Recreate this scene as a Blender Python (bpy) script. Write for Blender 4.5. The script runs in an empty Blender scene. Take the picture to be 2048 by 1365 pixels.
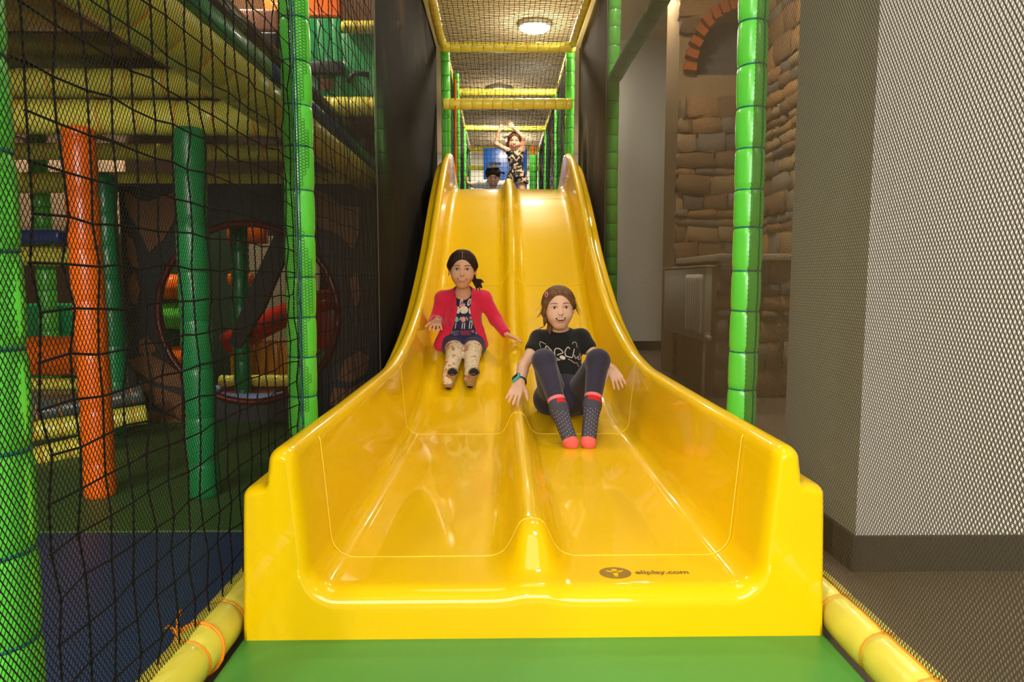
import bpy, bmesh, math, random
import numpy as np
from mathutils import Vector, Matrix
from mathutils.bvhtree import BVHTree
random.seed(7); np.random.seed(7)
S = bpy.context.scene
COL = S.collection
# ------------------------------------------------------------------ camera
CAM = Vector((-0.084, 0.0, 0.90)); PITCH = math.radians(5.13); YAW = math.radians(-0.965)
cd = bpy.data.cameras.new('camera'); cd.lens = 23.99; cd.sensor_width = 36; cd.clip_start = 0.02; cd.clip_end = 100
cam = bpy.data.objects.new('camera', cd); COL.objects.link(cam); S.camera = cam
cam.location = CAM; cam.rotation_euler = (math.pi/2 - PITCH, 0, YAW)
FPX = 23.99/36*2048
_R = Matrix.Rotation(YAW, 3, 'Z') @ Matrix.Rotation(math.pi/2 - PITCH, 3, 'X')
def at(u, v, Y):
    d = _R @ Vector(((u-1024)/FPX, (682.5-v)/FPX, -1))
    return CAM + d*(Y/d.y)
# ------------------------------------------------------------------ light
S.view_settings.view_transform = 'Standard'; S.view_settings.look = 'None'
S.view_settings.gamma = 1; S.view_settings.use_curve_mapping = False
S.view_settings.exposure = 0.0
S.cycles.transparent_max_bounces = 40
S.cycles.max_bounces = 6; S.cycles.diffuse_bounces = 3; S.cycles.glossy_bounces = 3
S.cycles.sample_clamp_indirect = 4
w = bpy.data.worlds.new('world'); S.world = w; w.use_nodes = True
w.node_tree.nodes['Background'].inputs[0].default_value = (1, .86, .68, 1)
w.node_tree.nodes['Background'].inputs[1].default_value = 0.25
def area(name, loc, size, power, col=(1, .93, .82), rot=(0, 0, 0), shape='DISK'):
    l = bpy.data.lights.new(name, 'AREA'); l.shape = shape; l.size = size; l.energy = power; l.color = col
    o = bpy.data.objects.new(name, l); o.location = loc; o.rotation_euler = rot; COL.objects.link(o); return o
# the photographer's flash, just above and beside the camera
area('camera_flash', (-0.06, -0.06, 1.12), .14, 3, (1, .96, .9), (math.radians(86), 0, YAW))
# the flash's light coming back off the ceiling above the photographer
area('flash_bounce', (-.1, 1.6, 3.9), 1.3, 17, (1, .95, .86))
# frontal fill light added behind the photographer, set in an invented window opening
wl_ = area('added_frontal_fill', (-.2, -3.55, 2.0), 2.8, 140, (1, .97, .92), (math.radians(87), 0, 0), 'RECTANGLE'); wl_.data.size_y = 1.7
# room lamps; those behind the camera, mid-tunnel and by the radiator are added as fill (their glowing discs are modelled below at the same places)
LAMPS = [(.33, 8.45, 85), (.4, 2.4, 8), (-2.8, -3.0, 290), (3.3, -1.3, 150), (-3.4, 2.6, 60), (-2.3, 5.0, 110), (.3, 4.9, 11), (1.5, 6.9, 70), (.2, 15.0, 200), (1.15, 4.9, 75), (-5.0, 8.0, 30), (-.1, 11.2, 60)]
CEIL = 3.95
for i, (x, y, p) in enumerate(LAMPS):
    area('room_lamp', (x, y, CEIL-.09), .34, p, (1, .87, .68) if y > 2.5 else (1, .95, .87))
    if y > 4:
        pl_ = bpy.data.lights.new('ceiling_fill', 'POINT'); pl_.energy = p*.22; pl_.shadow_soft_size = .15; pl_.color = (1, .87, .68)  # added point light that brightens the ceiling around the lamp
        po = bpy.data.objects.new('ceiling_fill', pl_); po.location = (x, y, CEIL-.3); COL.objects.link(po)
# ------------------------------------------------------------------ materials
MATS = {}
def mat(name, col, rough=.5, spec=.5, coat=0, bump=0, bscale=40, vary=0, vscale=3, metal=0, emit=None, sheen=0):
    if name in MATS: return MATS[name]
    m = bpy.data.materials.new(name); m.use_nodes = True; nt = m.node_tree; b = nt.nodes['Principled BSDF']
    b.inputs['Base Color'].default_value = (*col, 1); b.inputs['Roughness'].default_value = rough
    b.inputs['Specular IOR Level'].default_value = spec; b.inputs['Metallic'].default_value = metal
    b.inputs['Coat Weight'].default_value = coat; b.inputs['Coat Roughness'].default_value = .05
    if sheen: b.inputs['Sheen Weight'].default_value = sheen
    tc = nt.nodes.new('ShaderNodeTexCoord')
    if vary:
        n = nt.nodes.new('ShaderNodeTexNoise'); n.inputs['Scale'].default_value = vscale; n.inputs['Detail'].default_value = 5
        nt.links.new(tc.outputs['Object'], n.inputs['Vector'])
        mx = nt.nodes.new('ShaderNodeMixRGB'); mx.inputs[1].default_value = (*[c*(1-vary) for c in col], 1); mx.inputs[2].default_value = (*[min(1, c*(1+vary)) for c in col], 1)
        nt.links.new(n.outputs['Fac'], mx.inputs[0]); nt.links.new(mx.outputs[0], b.inputs['Base Color'])
    if bump:
        n2 = nt.nodes.new('ShaderNodeTexNoise'); n2.inputs['Scale'].default_value = bscale; n2.inputs['Detail'].default_value = 4
        nt.links.new(tc.outputs['Object'], n2.inputs['Vector'])
        bp = nt.nodes.new('ShaderNodeBump'); bp.inputs['Strength'].default_value = bump; bp.inputs['Distance'].default_value = .01
        nt.links.new(n2.outputs['Fac'], bp.inputs['Height']); nt.links.new(bp.outputs[0], b.inputs['Normal'])
    if emit:
        b.inputs['Emission Color'].default_value = (*emit[0], 1); b.inputs['Emission Strength'].default_value = emit[1]
    MATS[name] = m; return m
def srgb(r, g, b):
    f = lambda c: (c/255/12.92) if c/255 <= .04045 else ((c/255+.055)/1.055)**2.4
    return (f(r), f(g), f(b))
def vinyl(name, rgb, **k):
    return mat(name, srgb(*rgb), rough=.3, spec=.45, coat=.15, bump=.12, bscale=22, **k)
M_SLIDE = mat('slide_yellow', srgb(245, 201, 3), rough=.40, spec=.08, coat=.65, vary=.035, vscale=2.5)
M_SEAM = mat('seam_yellow', srgb(255, 212, 60), rough=.25)
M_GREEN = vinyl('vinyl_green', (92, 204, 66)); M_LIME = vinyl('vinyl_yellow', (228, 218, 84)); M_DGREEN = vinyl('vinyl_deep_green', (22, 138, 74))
M_GOLD = vinyl('vinyl_gold', (250, 236, 92))
M_ORANGE = vinyl('vinyl_orange', (255, 112, 10)); M_BLUE = vinyl('vinyl_blue', (18, 92, 190)); M_NAVYP = vinyl('vinyl_dark_blue', (36, 62, 130))
M_RED = vinyl('vinyl_red', (190, 30, 18)); M_AMBER = vinyl('vinyl_amber', (240, 150, 10)); M_GREY = vinyl('vinyl_grey', (90, 98, 92))
M_MATG = mat('mat_green', srgb(80, 160, 72), rough=.42, spec=.35, bump=.15, bscale=5, vary=.05, vscale=4)
M_MATG2 = mat('mat_dark_green', srgb(60, 96, 46), rough=.4, spec=.4, vary=.05)
M_MATB = mat('mat_blue', srgb(44, 70, 114), rough=.45, spec=.35, vary=.06)
M_TIEO = mat('tie_orange', srgb(255, 150, 20), rough=.4); M_TIET = mat('tie_teal', srgb(10, 110, 95), rough=.4)
M_ROPE = mat('rope_black', srgb(30, 27, 28), rough=.8, spec=.15); M_BUNGEE = mat('bungee_grey', srgb(90, 82, 76), rough=.6)
M_WALL = mat('wall_plaster', srgb(222, 222, 216), rough=.85, bump=.1, bscale=30, vary=.03)
M_CEIL = mat('ceiling_paint', srgb(226, 208, 172), rough=.9)
M_BASE = mat('baseboard_grey', srgb(52, 50, 50), rough=.6); M_FLOOR = mat('floor_vinyl', srgb(112, 98, 84), rough=.55, vary=.1, vscale=2, bump=.05)
M_LAMP = mat('lamp_glow', (1, .95, .85), emit=((1, .93, .8), 25)); M_WHITE = mat('white_metal', srgb(225, 222, 212), rough=.35)
M_DARK = mat('dark_board', srgb(46, 48, 50), rough=.6); M_BROWN = mat('brown_print', srgb(126, 82, 50), rough=.55, vary=.12, vscale=6)
M_BLACK = mat('black_vinyl', srgb(22, 22, 24), rough=.5)
def netmat(name, col, p=.0085, wth=.2):
    m = bpy.data.materials.new(name); m.use_nodes = True; nt = m.node_tree; nt.nodes.clear()
    N = nt.nodes.new; L = nt.links.new
    out = N('ShaderNodeOutputMaterial'); mix = N('ShaderNodeMixShader'); tr = N('ShaderNodeBsdfTransparent'); pb = N('ShaderNodeBsdfPrincipled')
    pb.inputs['Base Color'].default_value = (*col, 1); pb.inputs['Roughness'].default_value = .8; pb.inputs['Specular IOR Level'].default_value = .1
    tc = N('ShaderNodeTexCoord'); sp = N('ShaderNodeSeparateXYZ'); L(tc.outputs['UV'], sp.inputs[0])
    def math_(op, a, b=None):
        n = N('ShaderNodeMath'); n.operation = op
        for i, x in enumerate((a, b)):
            if x is None: continue
            if isinstance(x, (int, float)): n.inputs[i].default_value = x
            else: L(x, n.inputs[i])
        return n.outputs[0]
    # knitted mesh: diagonal threads that meet in little hexagons (coordinates in metres on the cloth itself)
    y = sp.outputs[0]; z = math_('MULTIPLY', sp.outputs[1], .62)
    def fam(sgn):
        s = math_('ADD' if sgn > 0 else 'SUBTRACT', y, z)
        f = math_('FRACT', math_('DIVIDE', s, p*.78))
        return math_('LESS_THAN', math_('ABSOLUTE', math_('SUBTRACT', f, .5)), wth/2)
    fac = math_('MAXIMUM', fam(1), fam(-1))
    L(fac, mix.inputs[0]); L(tr.outputs[0], mix.inputs[1]); L(pb.outputs[0], mix.inputs[2]); L(mix.outputs[0], out.inputs[0])
    return m
M_NET = netmat('knitted_black_mesh', srgb(36, 33, 31), p=.0132, wth=.17)
M_NETR = netmat('knitted_mesh_flash_lit', srgb(94, 82, 64), p=.0132, wth=.195)  # brown holds the flash light on the right-hand fibres
# ------------------------------------------------------------------ object helpers
def link(name, me, m=None, parent=None, smooth=True):
    o = bpy.data.objects.new(name, me); COL.objects.link(o)
    if m is not None and not me.materials: me.materials.append(m)
    if smooth: me.shade_smooth()
    if parent is not None: o.parent = parent; o.matrix_parent_inverse = parent.matrix_basis.inverted() if False else Matrix.Identity(4)
    return o
def tag(o, label=None, cat=None, group=None, kind=None):
    if label: o['label'] = label
    if cat: o['category'] = cat
    if group: o['group'] = group
    if kind: o['kind'] = kind
    return o
def thing(name, label, cat, group=None, loc=(0, 0, 0), rz=0):
    e = bpy.data.objects.new(name, None); e.empty_display_size = .1; e.location = loc; e.rotation_euler = (0, 0, rz); COL.objects.link(e)
    return tag(e, label, cat, group)
def mesh(name, V, F):
    me = bpy.data.meshes.new(name); me.from_pydata([tuple(map(float, v)) for v in V], [], [tuple(int(i) for i in f) for f in F]); me.update(); return me
class MB:
    def __init__(s): s.v = []; s.f = []
    def add(s, V, F):
        n = len(s.v); s.v += [tuple(v) for v in V]; s.f += [tuple(i+n for i in f) for f in F]; return s
    def box(s, lo, hi):
        x0, y0, z0 = lo; x1, y1, z1 = hi
        return s.add([(x0,y0,z0),(x1,y0,z0),(x1,y1,z0),(x0,y1,z0),(x0,y0,z1),(x1,y0,z1),(x1,y1,z1),(x0,y1,z1)],
              [(0,3,2,1),(4,5,6,7),(0,1,5,4),(1,2,6,5),(2,3,7,6),(3,0,4,7)])
    def tube(s, pts, r, n=8, cap=True, radii=None):
        pts = [Vector(p) for p in pts]; V = []; F = []; up = None
        for i, p in enumerate(pts):
            a = pts[max(i-1, 0)]; b = pts[min(i+1, len(pts)-1)]; t = (b-a)
            if t.length < 1e-9: t = Vector((0, 0, 1))
            t.normalize()
            if up is None: up = Vector((0, 0, 1)) if abs(t.z) < .9 else Vector((0, 1, 0))
            x = t.cross(up)
            if x.length < 1e-6: x = t.orthogonal()
            x.normalize(); y = x.cross(t); up = y.copy() if abs(y.dot(t)) < .5 else up
            rr = radii[i] if radii else r
            for k in range(n):
                an = 2*math.pi*k/n; V.append(p + x*(rr*math.cos(an)) + y*(rr*math.sin(an)))
        for i in range(len(pts)-1):
            for k in range(n):
                F.append((i*n+k, i*n+(k+1)%n, (i+1)*n+(k+1)%n, (i+1)*n+k))
        if cap: F.append(tuple(range(n-1, -1, -1))); F.append(tuple((len(pts)-1)*n+k for k in range(n)))
        return s.add(V, F)
    def build(s, name, m, parent=None, smooth=True, bevel=0, seg=2):
        o = link(name, mesh(name, s.v, s.f), m, parent, smooth)
        if bevel:
            b = o.modifiers.new('bevel', 'BEVEL'); b.width = bevel; b.segments = seg; b.limit_method = 'ANGLE'; b.angle_limit = .6
        return o
def struct(name, mb, m, parent=None, smooth=False):
    o = mb.build(name, m, parent, smooth)
    if parent is None: o['kind'] = 'structure'
    return o
# one shared ring mesh for all cable ties
_tie = {}
def tie_mesh(m, r):
    key = (m.name, round(r, 3))
    if key not in _tie:
        V = []; F = []; a, b = 16, 5
        for i in range(a):
            for j in range(b):
                t = 2*math.pi*i/a; q = 2*math.pi*j/b; R = r + .0024*math.cos(q); V.append((R*math.cos(t), R*math.sin(t), .0032*math.sin(q)))
        for i in range(a):
            for j in range(b): F.append((i*b+j, ((i+1) % a)*b+j, ((i+1) % a)*b+(j+1) % b, i*b+(j+1) % b))
        me = mesh('tie', V, F); me.materials.append(m); me.shade_smooth(); _tie[key] = me
    return _tie[key]
def padded(name, p0, p1, r, m, tiem, label, cat, group=None, seg=.145, n=20, ties=True, seam=None, parts=None):
    """a steel pole in a foam and vinyl sleeve, pulled in by a tie at each joint"""
    p0 = Vector(p0); p1 = Vector(p1); L = (p1-p0).length; t = (p1-p0).normalized()
    q = t.to_track_quat('Z', 'Y')
    e = thing(name, label, cat, group, p0); e.rotation_mode = 'QUATERNION'; e.rotation_quaternion = q
    rnd = random.Random(int(abs(p0.x*917+p0.y*331+p0.z*77+L*13)*100))
    js = [0]; z = seg*rnd.uniform(.5, 1)
    while z < L-.04: js.append(z); z += seg*rnd.uniform(.92, 1.08)
    js.append(L); prof = []
    for a, b in zip(js[:-1], js[1:]):
        for k in ((0, .90), (.05, .965), (.16, 1.0), (.5, 1.012), (.84, 1.0), (.95, .965)):
            prof.append((a+(b-a)*k[0], r*k[1]*rnd.uniform(.992, 1.006)))
    prof[0] = (0, r*.8); prof.append((L, r*.8))
    V = []; F = []
    ph = rnd.uniform(0, 6)
    for i, (z, rr) in enumerate(prof):
        ox = .0035*math.sin(z*3.1+ph); oy = .0035*math.cos(z*2.3+ph)
        for k in range(n):
            an = 2*math.pi*k/n; V.append((ox+rr*math.cos(an), oy+rr*math.sin(an), z))
    for i in range(len(prof)-1):
        for k in range(n): F.append((i*n+k, i*n+(k+1) % n, (i+1)*n+(k+1) % n, (i+1)*n+k))
    F.append(tuple(range(n-1, -1, -1))); F.append(tuple((len(prof)-1)*n+k for k in range(n)))
    link('sleeve', mesh('sleeve', V, F), m, e)
    if ties:
        tm = tie_mesh(tiem, r*.935)
        for z in js[1:-1]:
            o = bpy.data.objects.new('tie', tm); COL.objects.link(o); o.parent = e
            o.location = (.0035*math.sin(z*3.1+ph), .0035*math.cos(z*2.3+ph), z); o.rotation_euler = (rnd.uniform(-.06, .06), rnd.uniform(-.06, .06), rnd.uniform(0, 6))
    if seam:   # lacing cord along the sleeve's closing seam; seam = direction in world
        d = q.inverted() @ Vector(seam); an = math.atan2(d.y, d.x); mb = MB(); pts = []
        for z, rr in prof: pts.append(((rr+.001)*math.cos(an)+.0035*math.sin(z*3.1+ph), (rr+.001)*math.sin(an)+.0035*math.cos(z*2.3+ph), z))
        mb.tube(pts, .0022, 5); mb.build('seam_cord', tiem, e)
    return e
# ================================================================== the slide
def interp(xs, ys, x):
    # monotone cubic
    n = len(xs)
    if x <= xs[0]: return ys[0]
    if x >= xs[-1]: return ys[-1]
    d = [(ys[i+1]-ys[i])/(xs[i+1]-xs[i]) for i in range(n-1)]
    m_ = [d[0]]+[0 if d[i-1]*d[i] <= 0 else 2*d[i-1]*d[i]/(d[i-1]+d[i]) for i in range(1, n-1)]+[d[-1]]
    for i in range(n-1):
        if x <= xs[i+1]:
            h = xs[i+1]-xs[i]; t = (x-xs[i])/h
            return (2*t**3-3*t*t+1)*ys[i]+(t**3-2*t*t+t)*h*m_[i]+(-2*t**3+3*t*t)*ys[i+1]+(t**3-t*t)*h*m_[i+1]
YS = [1.4, 3.2, 3.7, 4.15, 4.9, 5.9, 6.5, 6.9, 7.2, 8.0]; ZS = [.15, .15, .205, .335, .70, 1.40, 1.70, 1.80, 1.825, 1.83]
YR = [1.4, 3.0, 3.4, 4.15, 5.0, 6.07, 6.7, 7.15, 7.42, 7.62]; ZR = [.50, .50, .53, .70, 1.085, 1.77, 2.09, 2.185, 2.10, 1.93]
def sz(Y): return interp(YS, ZS, Y)
def rz(Y): return interp(YR, ZR, Y)
def section(Y, hr=1.0):
    """half section from the centre outwards: list of (x, z, r_front)"""
    rw = .050+.006*max(0, min(1, (2.0-Y)/.4)); s = sz(Y); R = max(rz(Y), s+.02); P = []
    for k in range(15):
        x = .155*k/14; f = 1/(1+(x/rw)**4.4); f = (f-.02)/.98; fade = max(0, min(1, (.155-x)/.05)); f *= fade
        P.append((x, s+.105*hr*max(f, 0), .045))
    for x in (.20, .27, .34, .42): P.append((x, s+.0, .045))
    fr = .065
    for k in range(0, 9):
        a = math.pi/2*k/8; P.append((.478+fr*math.sin(a), s+fr*(1-math.cos(a)), .045-.026*k/8))
    wt = R-.034
    lo = s+fr
    wt = max(wt, lo+.004)
    for k in range(1, 7): P.append((.543+.022*k/6, lo+(wt-lo)*k/6, .019))
    for k in range(1, 12): a = math.pi*k/12; P.append((.599-.034*math.cos(a), wt+.034*math.sin(a), .022))
    P.append((.634, wt-.008, .022)); P.append((.637, wt-.035, .018))
    for k in range(0, 5): a = math.pi/2*k/4; P.append((.647-.010*math.cos(a), wt-.045-.012*math.sin(a), .018))
    P.append((.664, wt-.058, .018))
    for k in range(0, 6): a = math.pi/2*k/5; P.append((.672+.022*math.sin(a), wt-.062-.022*(1-math.cos(a)), .018))
    zb = 0 if Y < 3.4 else max(0.0, wt-.084-(.34 if Y < 5 else .34)*min(1, 1))
    if Y < 4.4: zb = 0 if Y < 3.3 else max(0.0, (Y-3.3)*.30)
    z1 = wt-.088; zb = min(zb, z1-.05)
    for k in range(1, 7): P.append((.695+.012*k/6, z1+(zb+.0-z1)*k/6, .018))
    return P
MATZ = .03
slide = thing('wave_slide', 'glossy yellow double slide with a centre ridge, open at the front', 'slide')
def build_slide():
    ys = [1.635+.03*k for k in range(9)] + list(np.linspace(1.92, 7.62, 150))
    rows = []
    def hrf(Y):
        t = max(0, min(1, (Y-1.60)/.20)); return (t*t*(3-2*t))*.97+.03
    def endh(Y):   # ridge fades beyond the lip
        t = max(0, min(1, (7.45-Y)/.25)); return math.sqrt(t) if t < 1 else 1
    base = [(Y, section(Y, hrf(Y)*endh(Y))) for Y in ys]
    # front rounding rows: offset the first section into the material
    Y0, P0 = base[0]
    n = len(P0); fr = []
    nrm = []
    for i in range(n):
        a = P0[max(i-1, 0)]; b = P0[min(i+1, n-1)]; tx, tz = b[0]-a[0], b[1]-a[1]; l = math.hypot(tx, tz) or 1
        if i == 0: nrm.append((0, 1))
        else: nrm.append((-tz/l, tx/l))
    for k in range(6, 0, -1):
        th = math.pi/2*k/6; row = []
        for (x, z, r), (nx, nz) in zip(P0, nrm): row.append((x-nx*r*(1-math.cos(th)), Y0-.045*math.sin(th), max(z-nz*r*(1-math.cos(th)), MATZ)))
        xs_ = np.maximum.accumulate([p[0] for p in row]); row = [(float(x), p[1], p[2]) for x, p in zip(xs_, row)]
        fr.append(row)
    for Y, P in base: fr.append([(x, Y, z if z > MATZ else MATZ) for x, z, r in P])
    V = []; F = []
    for row in fr:
        V += [(-x, y, z) for x, y, z in reversed(row[1:])] + [(x, y, z) for x, y, z in row]
    w_ = 2*n-1
    for i in range(len(fr)-1):
        for k in range(w_-1): F.append((i*w_+k, i*w_+k+1, (i+1)*w_+k+1, (i+1)*w_+k))
    ncap = len(F)
    # front and back faces as upright strips down to the bottom line
    for row, i0, fl in ((0, len(V), False), (len(fr)-1, None, True)):
        src = V[row*w_:(row+1)*w_]; zb = src[0][2]; b0 = len(V)
        V += [(x, y, min(zb, z)) for x, y, z in src]
        for k in range(w_-1):
            q = (row*w_+k, b0+k, b0+k+1, row*w_+k+1); F.append(q[::-1] if fl else q)
    for i in range(len(fr)-1): F.append((i*w_+w_-1, i*w_, (i+1)*w_, (i+1)*w_+w_-1))
    me = mesh('chute', V, F)
    o = link('chute', me, M_SLIDE, slide)
    for p in me.polygons[ncap:]: p.use_smooth = False
    for v in me.vertices:
        if v.co.y < 2.2: v.co.x *= 1+.014*(2.2-v.co.y)/.6
    return o
chute = build_slide()
def seam(Y, i0, i1, both=True, r=.0016):
    P = section(Y, 1); 
    n = len(P); half = P[i0:i1]
    for sgn in (-1, 1):
        mb = MB(); mb.tube([(sgn*x, Y, z+.0003) for x, z, _ in half], r, 6); mb.build('seam', M_SEAM, slide)
for Y in (1.80, 3.27, 5.15): seam(Y, 0, 36)
seam(6.35, 15, 24, r=.0018)
# bolt on the outer skirt, dark; seam end plates
mb = MB()
for sx in (1,):
    mb.tube([(.70, 1.78, .36), (.722, 1.78, .36)], .016, 10)
mb.build('fixing_bolt', M_BLACK, slide)
# logo: disc with a figure knocked out, and the web address
M_LOGO = mat('logo_print', srgb(150, 112, 20), rough=.3)
def flat(name, polys, z, m, parent, Yc=None):
    mbb = MB()
    for P in polys: mbb.add([(x, y, z) for x, y in P], [tuple(range(len(P)))])
    return mbb.build(name, m, parent, smooth=False)
def ell(cx, cy, rx, ry, n=40, a0=0, a1=2*math.pi): return [(cx+rx*math.cos(a0+(a1-a0)*k/n), cy+ry*math.sin(a0+(a1-a0)*k/n)) for k in range(n)]
lc = at(1231, 1160, 1.68); lx = lc.x; ly = 1.686
flat('logo_disc', [ell(lx, ly, .041, .034)], .1507, M_LOGO, slide)
flat('logo_figure', [ell(lx+.0, ly+.017, .008, .0062, 20)], .1511, M_SLIDE, slide)
def ribbon2d(pts, wds):
    L_ = []; R_ = []
    for i, p in enumerate(pts):
        a = pts[max(0, i-1)]; b = pts[min(len(pts)-1, i+1)]; tx, ty = b[0]-a[0], b[1]-a[1]; l = math.hypot(tx, ty); nx, ny = -ty/l, tx/l
        L_.append((p[0]+nx*wds[i], p[1]+ny*wds[i])); R_.append((p[0]-nx*wds[i], p[1]-ny*wds[i]))
    return [[L_[i], L_[i+1], R_[i+1], R_[i]] for i in range(len(pts)-1)]
flat('logo_figure', ribbon2d([(lx-.022, ly+.012), (lx-.010, ly+.006), (lx, ly+.004), (lx+.010, ly+.006), (lx+.022, ly+.012)], [.0025, .004, .0045, .004, .0025]) +
     ribbon2d([(lx, ly+.005), (lx, ly-.006), (lx, ly-.023)], [.009, .006, .0045]) + [ell(lx, ly-.023, .0045, .004, 14)], .1511, M_SLIDE, slide)
def text_mesh(txt, size, name='lettering', sx=1.0, bold=0.0):
    c = bpy.data.curves.new(name, 'FONT'); c.body = txt; c.size = size; c.offset = bold; c.resolution_u = 3
    o = bpy.data.objects.new('tmp', c); COL.objects.link(o)
    dg = bpy.context.evaluated_depsgraph_get(); me = bpy.data.meshes.new_from_object(o.evaluated_get(dg))
    bpy.data.objects.remove(o); bpy.data.curves.remove(c)
    for v in me.vertices: v.co.x *= sx
    me.name = name; return me
me = text_mesh('eliplay.com', .030, sx=1.0, bold=.0010)
for v in me.vertices: v.co.x = v.co.x
wx = max(v.co.x for v in me.vertices); k_ = .138/wx
for v in me.vertices: v.co = Vector((lx+.051+v.co.x*k_, ly-.008+v.co.y*1.0, .1509))
me.materials.clear(); link('lettering', me, mat('logo_ink', srgb(140, 105, 25), rough=.3), slide, smooth=False)
# ================================================================== landing mat and floor pads
def pad(name, lo, hi, m, label, cat='mat', bev=.02, group=None):
    o = MB().box(lo, hi).build(name, m, None, True, bev, 3); tag(o, label, cat, group); return o
pad('landing_mat', (-.715, -.6, -.03), (.715, 1.8, .03), M_MATG, 'bright green vinyl landing mat in front of the yellow slide', bev=.012)
# padded kerb tubes left and right of the mat
padded('padded_kerb', (-.775, -.2, .058), (-.775, 2.31, .058), .056, M_LIME, M_TIEO, 'pale yellow padded kerb tube along the left edge of the green landing mat', 'kerb', 'padded kerbs', seg=.19)
padded('padded_kerb', (.775, -.2, .058), (.775, 2.31, .058), .056, M_LIME, M_TIEO, 'pale yellow padded kerb tube along the right edge of the green landing mat', 'kerb', 'padded kerbs', seg=.19, seam=(0, 0, 1))
# tied knots on the left kerb
kb = [o for o in COL.objects if o.name.startswith('padded_kerb')][0]
for y in (1.10, 1.50):
    mb = MB(); z = .058; x = -.775; rr = random.Random(int(y*10))
    ring = [Vector((.0585*math.cos(a), .0585*math.sin(a), (y+.2)+.012*math.sin(a))) for a in np.linspace(0, 2*math.pi, 19)]
    mb.tube(ring, .0042, 6, cap=False); kx = Vector((.045, .042, y+.2))
    mb.tube([kx, kx+Vector((.02, .006, .012)), kx+Vector((.034, .0, .03)), kx+Vector((.046, -.01, .034))], .003, 6); mb.tube([kx, kx+Vector((.008, .022, .02)), kx+Vector((.012, .03, .045))], .004, 6); mb.tube([kx+Vector((-.006, -.004, 0)), kx+Vector((.006, .006, .004))], .009, 8)
    mb.build('knotted_cord', M_TIEO, kb)
pad('floor_mat', (-6, -1.0, -.03), (-.83, 2.39, 0.0), M_MATB, 'blue floor mat inside the netted play area on the left', bev=.004)
pad('floor_mat', (-6, 2.395, -.03), (-.83, 9.0, 0.004), M_MATG2, 'dark green floor mat beyond the blue one, under the orange post', bev=.004)
# ================================================================== room shell
struct('floor', MB().box((-8, -5, -.1), (8, 20, -.031)), M_FLOOR)
struct('ceiling', MB().box((-8, -5, CEIL), (8, 20, CEIL+.1)), M_CEIL)
struct('wall_back', MB().box((-8, 17.0, -.03), (8, 17.1, CEIL)), M_WALL)
struct('wall_front', MB().box((-8, -3.8, -.03), (8, -3.7, 1.0)).box((-8, -3.8, 3.0), (8, -3.7, CEIL)).box((-8, -3.8, 1.0), (-1.7, -3.7, 3.0)).box((1.3, -3.8, 1.0), (8, -3.7, 3.0)), mat('wall_behind', srgb(190, 172, 140), rough=.9))
w2 = MB()
for q in ((-1.7, 1.0, 1.3, 1.06), (-1.7, 2.94, 1.3, 3.0), (-1.7, 1.0, -1.64, 3.0), (1.24, 1.0, 1.3, 3.0), (-.23, 1.0, -.17, 3.0)): w2.box((q[0], -3.76, q[1]), (q[2], -3.68, q[3]))
w2 = struct('window_added', w2, M_WHITE)  # invented window frame around the added fill light
MB().box((-1.66, -3.74, 1.04), (1.26, -3.73, 2.96)).build('pane', mat('fill_pane', (.8, .85, .9), emit=((.9, .95, 1), 3)), w2, False)  # glowing pane of the invented window
struct('wall_left', MB().box((-8.1, -5, -.03), (-8, 20, CEIL)), mat('wall_left_paint', srgb(120, 96, 70), rough=.9))
# ceiling lamps: every lamp, added fill included, is a bezel and a glowing disc
for i, (x, y, p) in enumerate(LAMPS):
    nm = {0: 'round ceiling lamp shining through the tunnel roof net above the slide'}.get(i, 'round ceiling lamp, %s' % ['', 'above the slide run-out', 'added behind the camera as fill for the left play area', 'added behind the camera as fill for the right wall', 'above the left play area, nearest', 'above the left play area, farther', 'above the steep part of the slide', 'beside the stone wall', 'above the far end of the tunnel', 'unseen, placed to light the radiator side', 'above the far left corner', 'added as fill above the middle of the tunnel'][i])
    e = thing('ceiling_lamp', nm, 'lamp', 'round ceiling lamps', (x, y, CEIL))
    MB().tube([(0, 0, 0), (0, 0, -.05), (0, 0, -.052)], .2, 24, radii=[.2, .2, .18]).build('bezel', M_WHITE, e)
    MB().tube([(0, 0, -.05), (0, 0, -.07), (0, 0, -.078)], .17, 24, radii=[.17, .16, .12]).build('diffuser', M_LAMP, e)
# right: plaster pillar, recess with stone walls
RF = -.031
struct('wall_right', MB().box((1.05, 2.1, RF), (5.5, 2.66, CEIL)), M_WALL)
struct('baseboard_right', MB().box((1.036, 2.086, RF), (5.5, 2.10, .085)).box((1.036, 2.10, RF), (1.05, 2.66, .085)), M_BASE)
struct('wall_recess', MB().box((1.3, 9.0, RF), (6.5, 9.2, CEIL)), M_WALL)
struct('baseboard_recess', MB().box((1.3, 8.98, RF), (3.0, 9.0, .09)), M_BASE)
struct('wall_side', MB().box((5.5, -5, RF), (5.6, 9.2, CEIL)), M_WALL)
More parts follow.
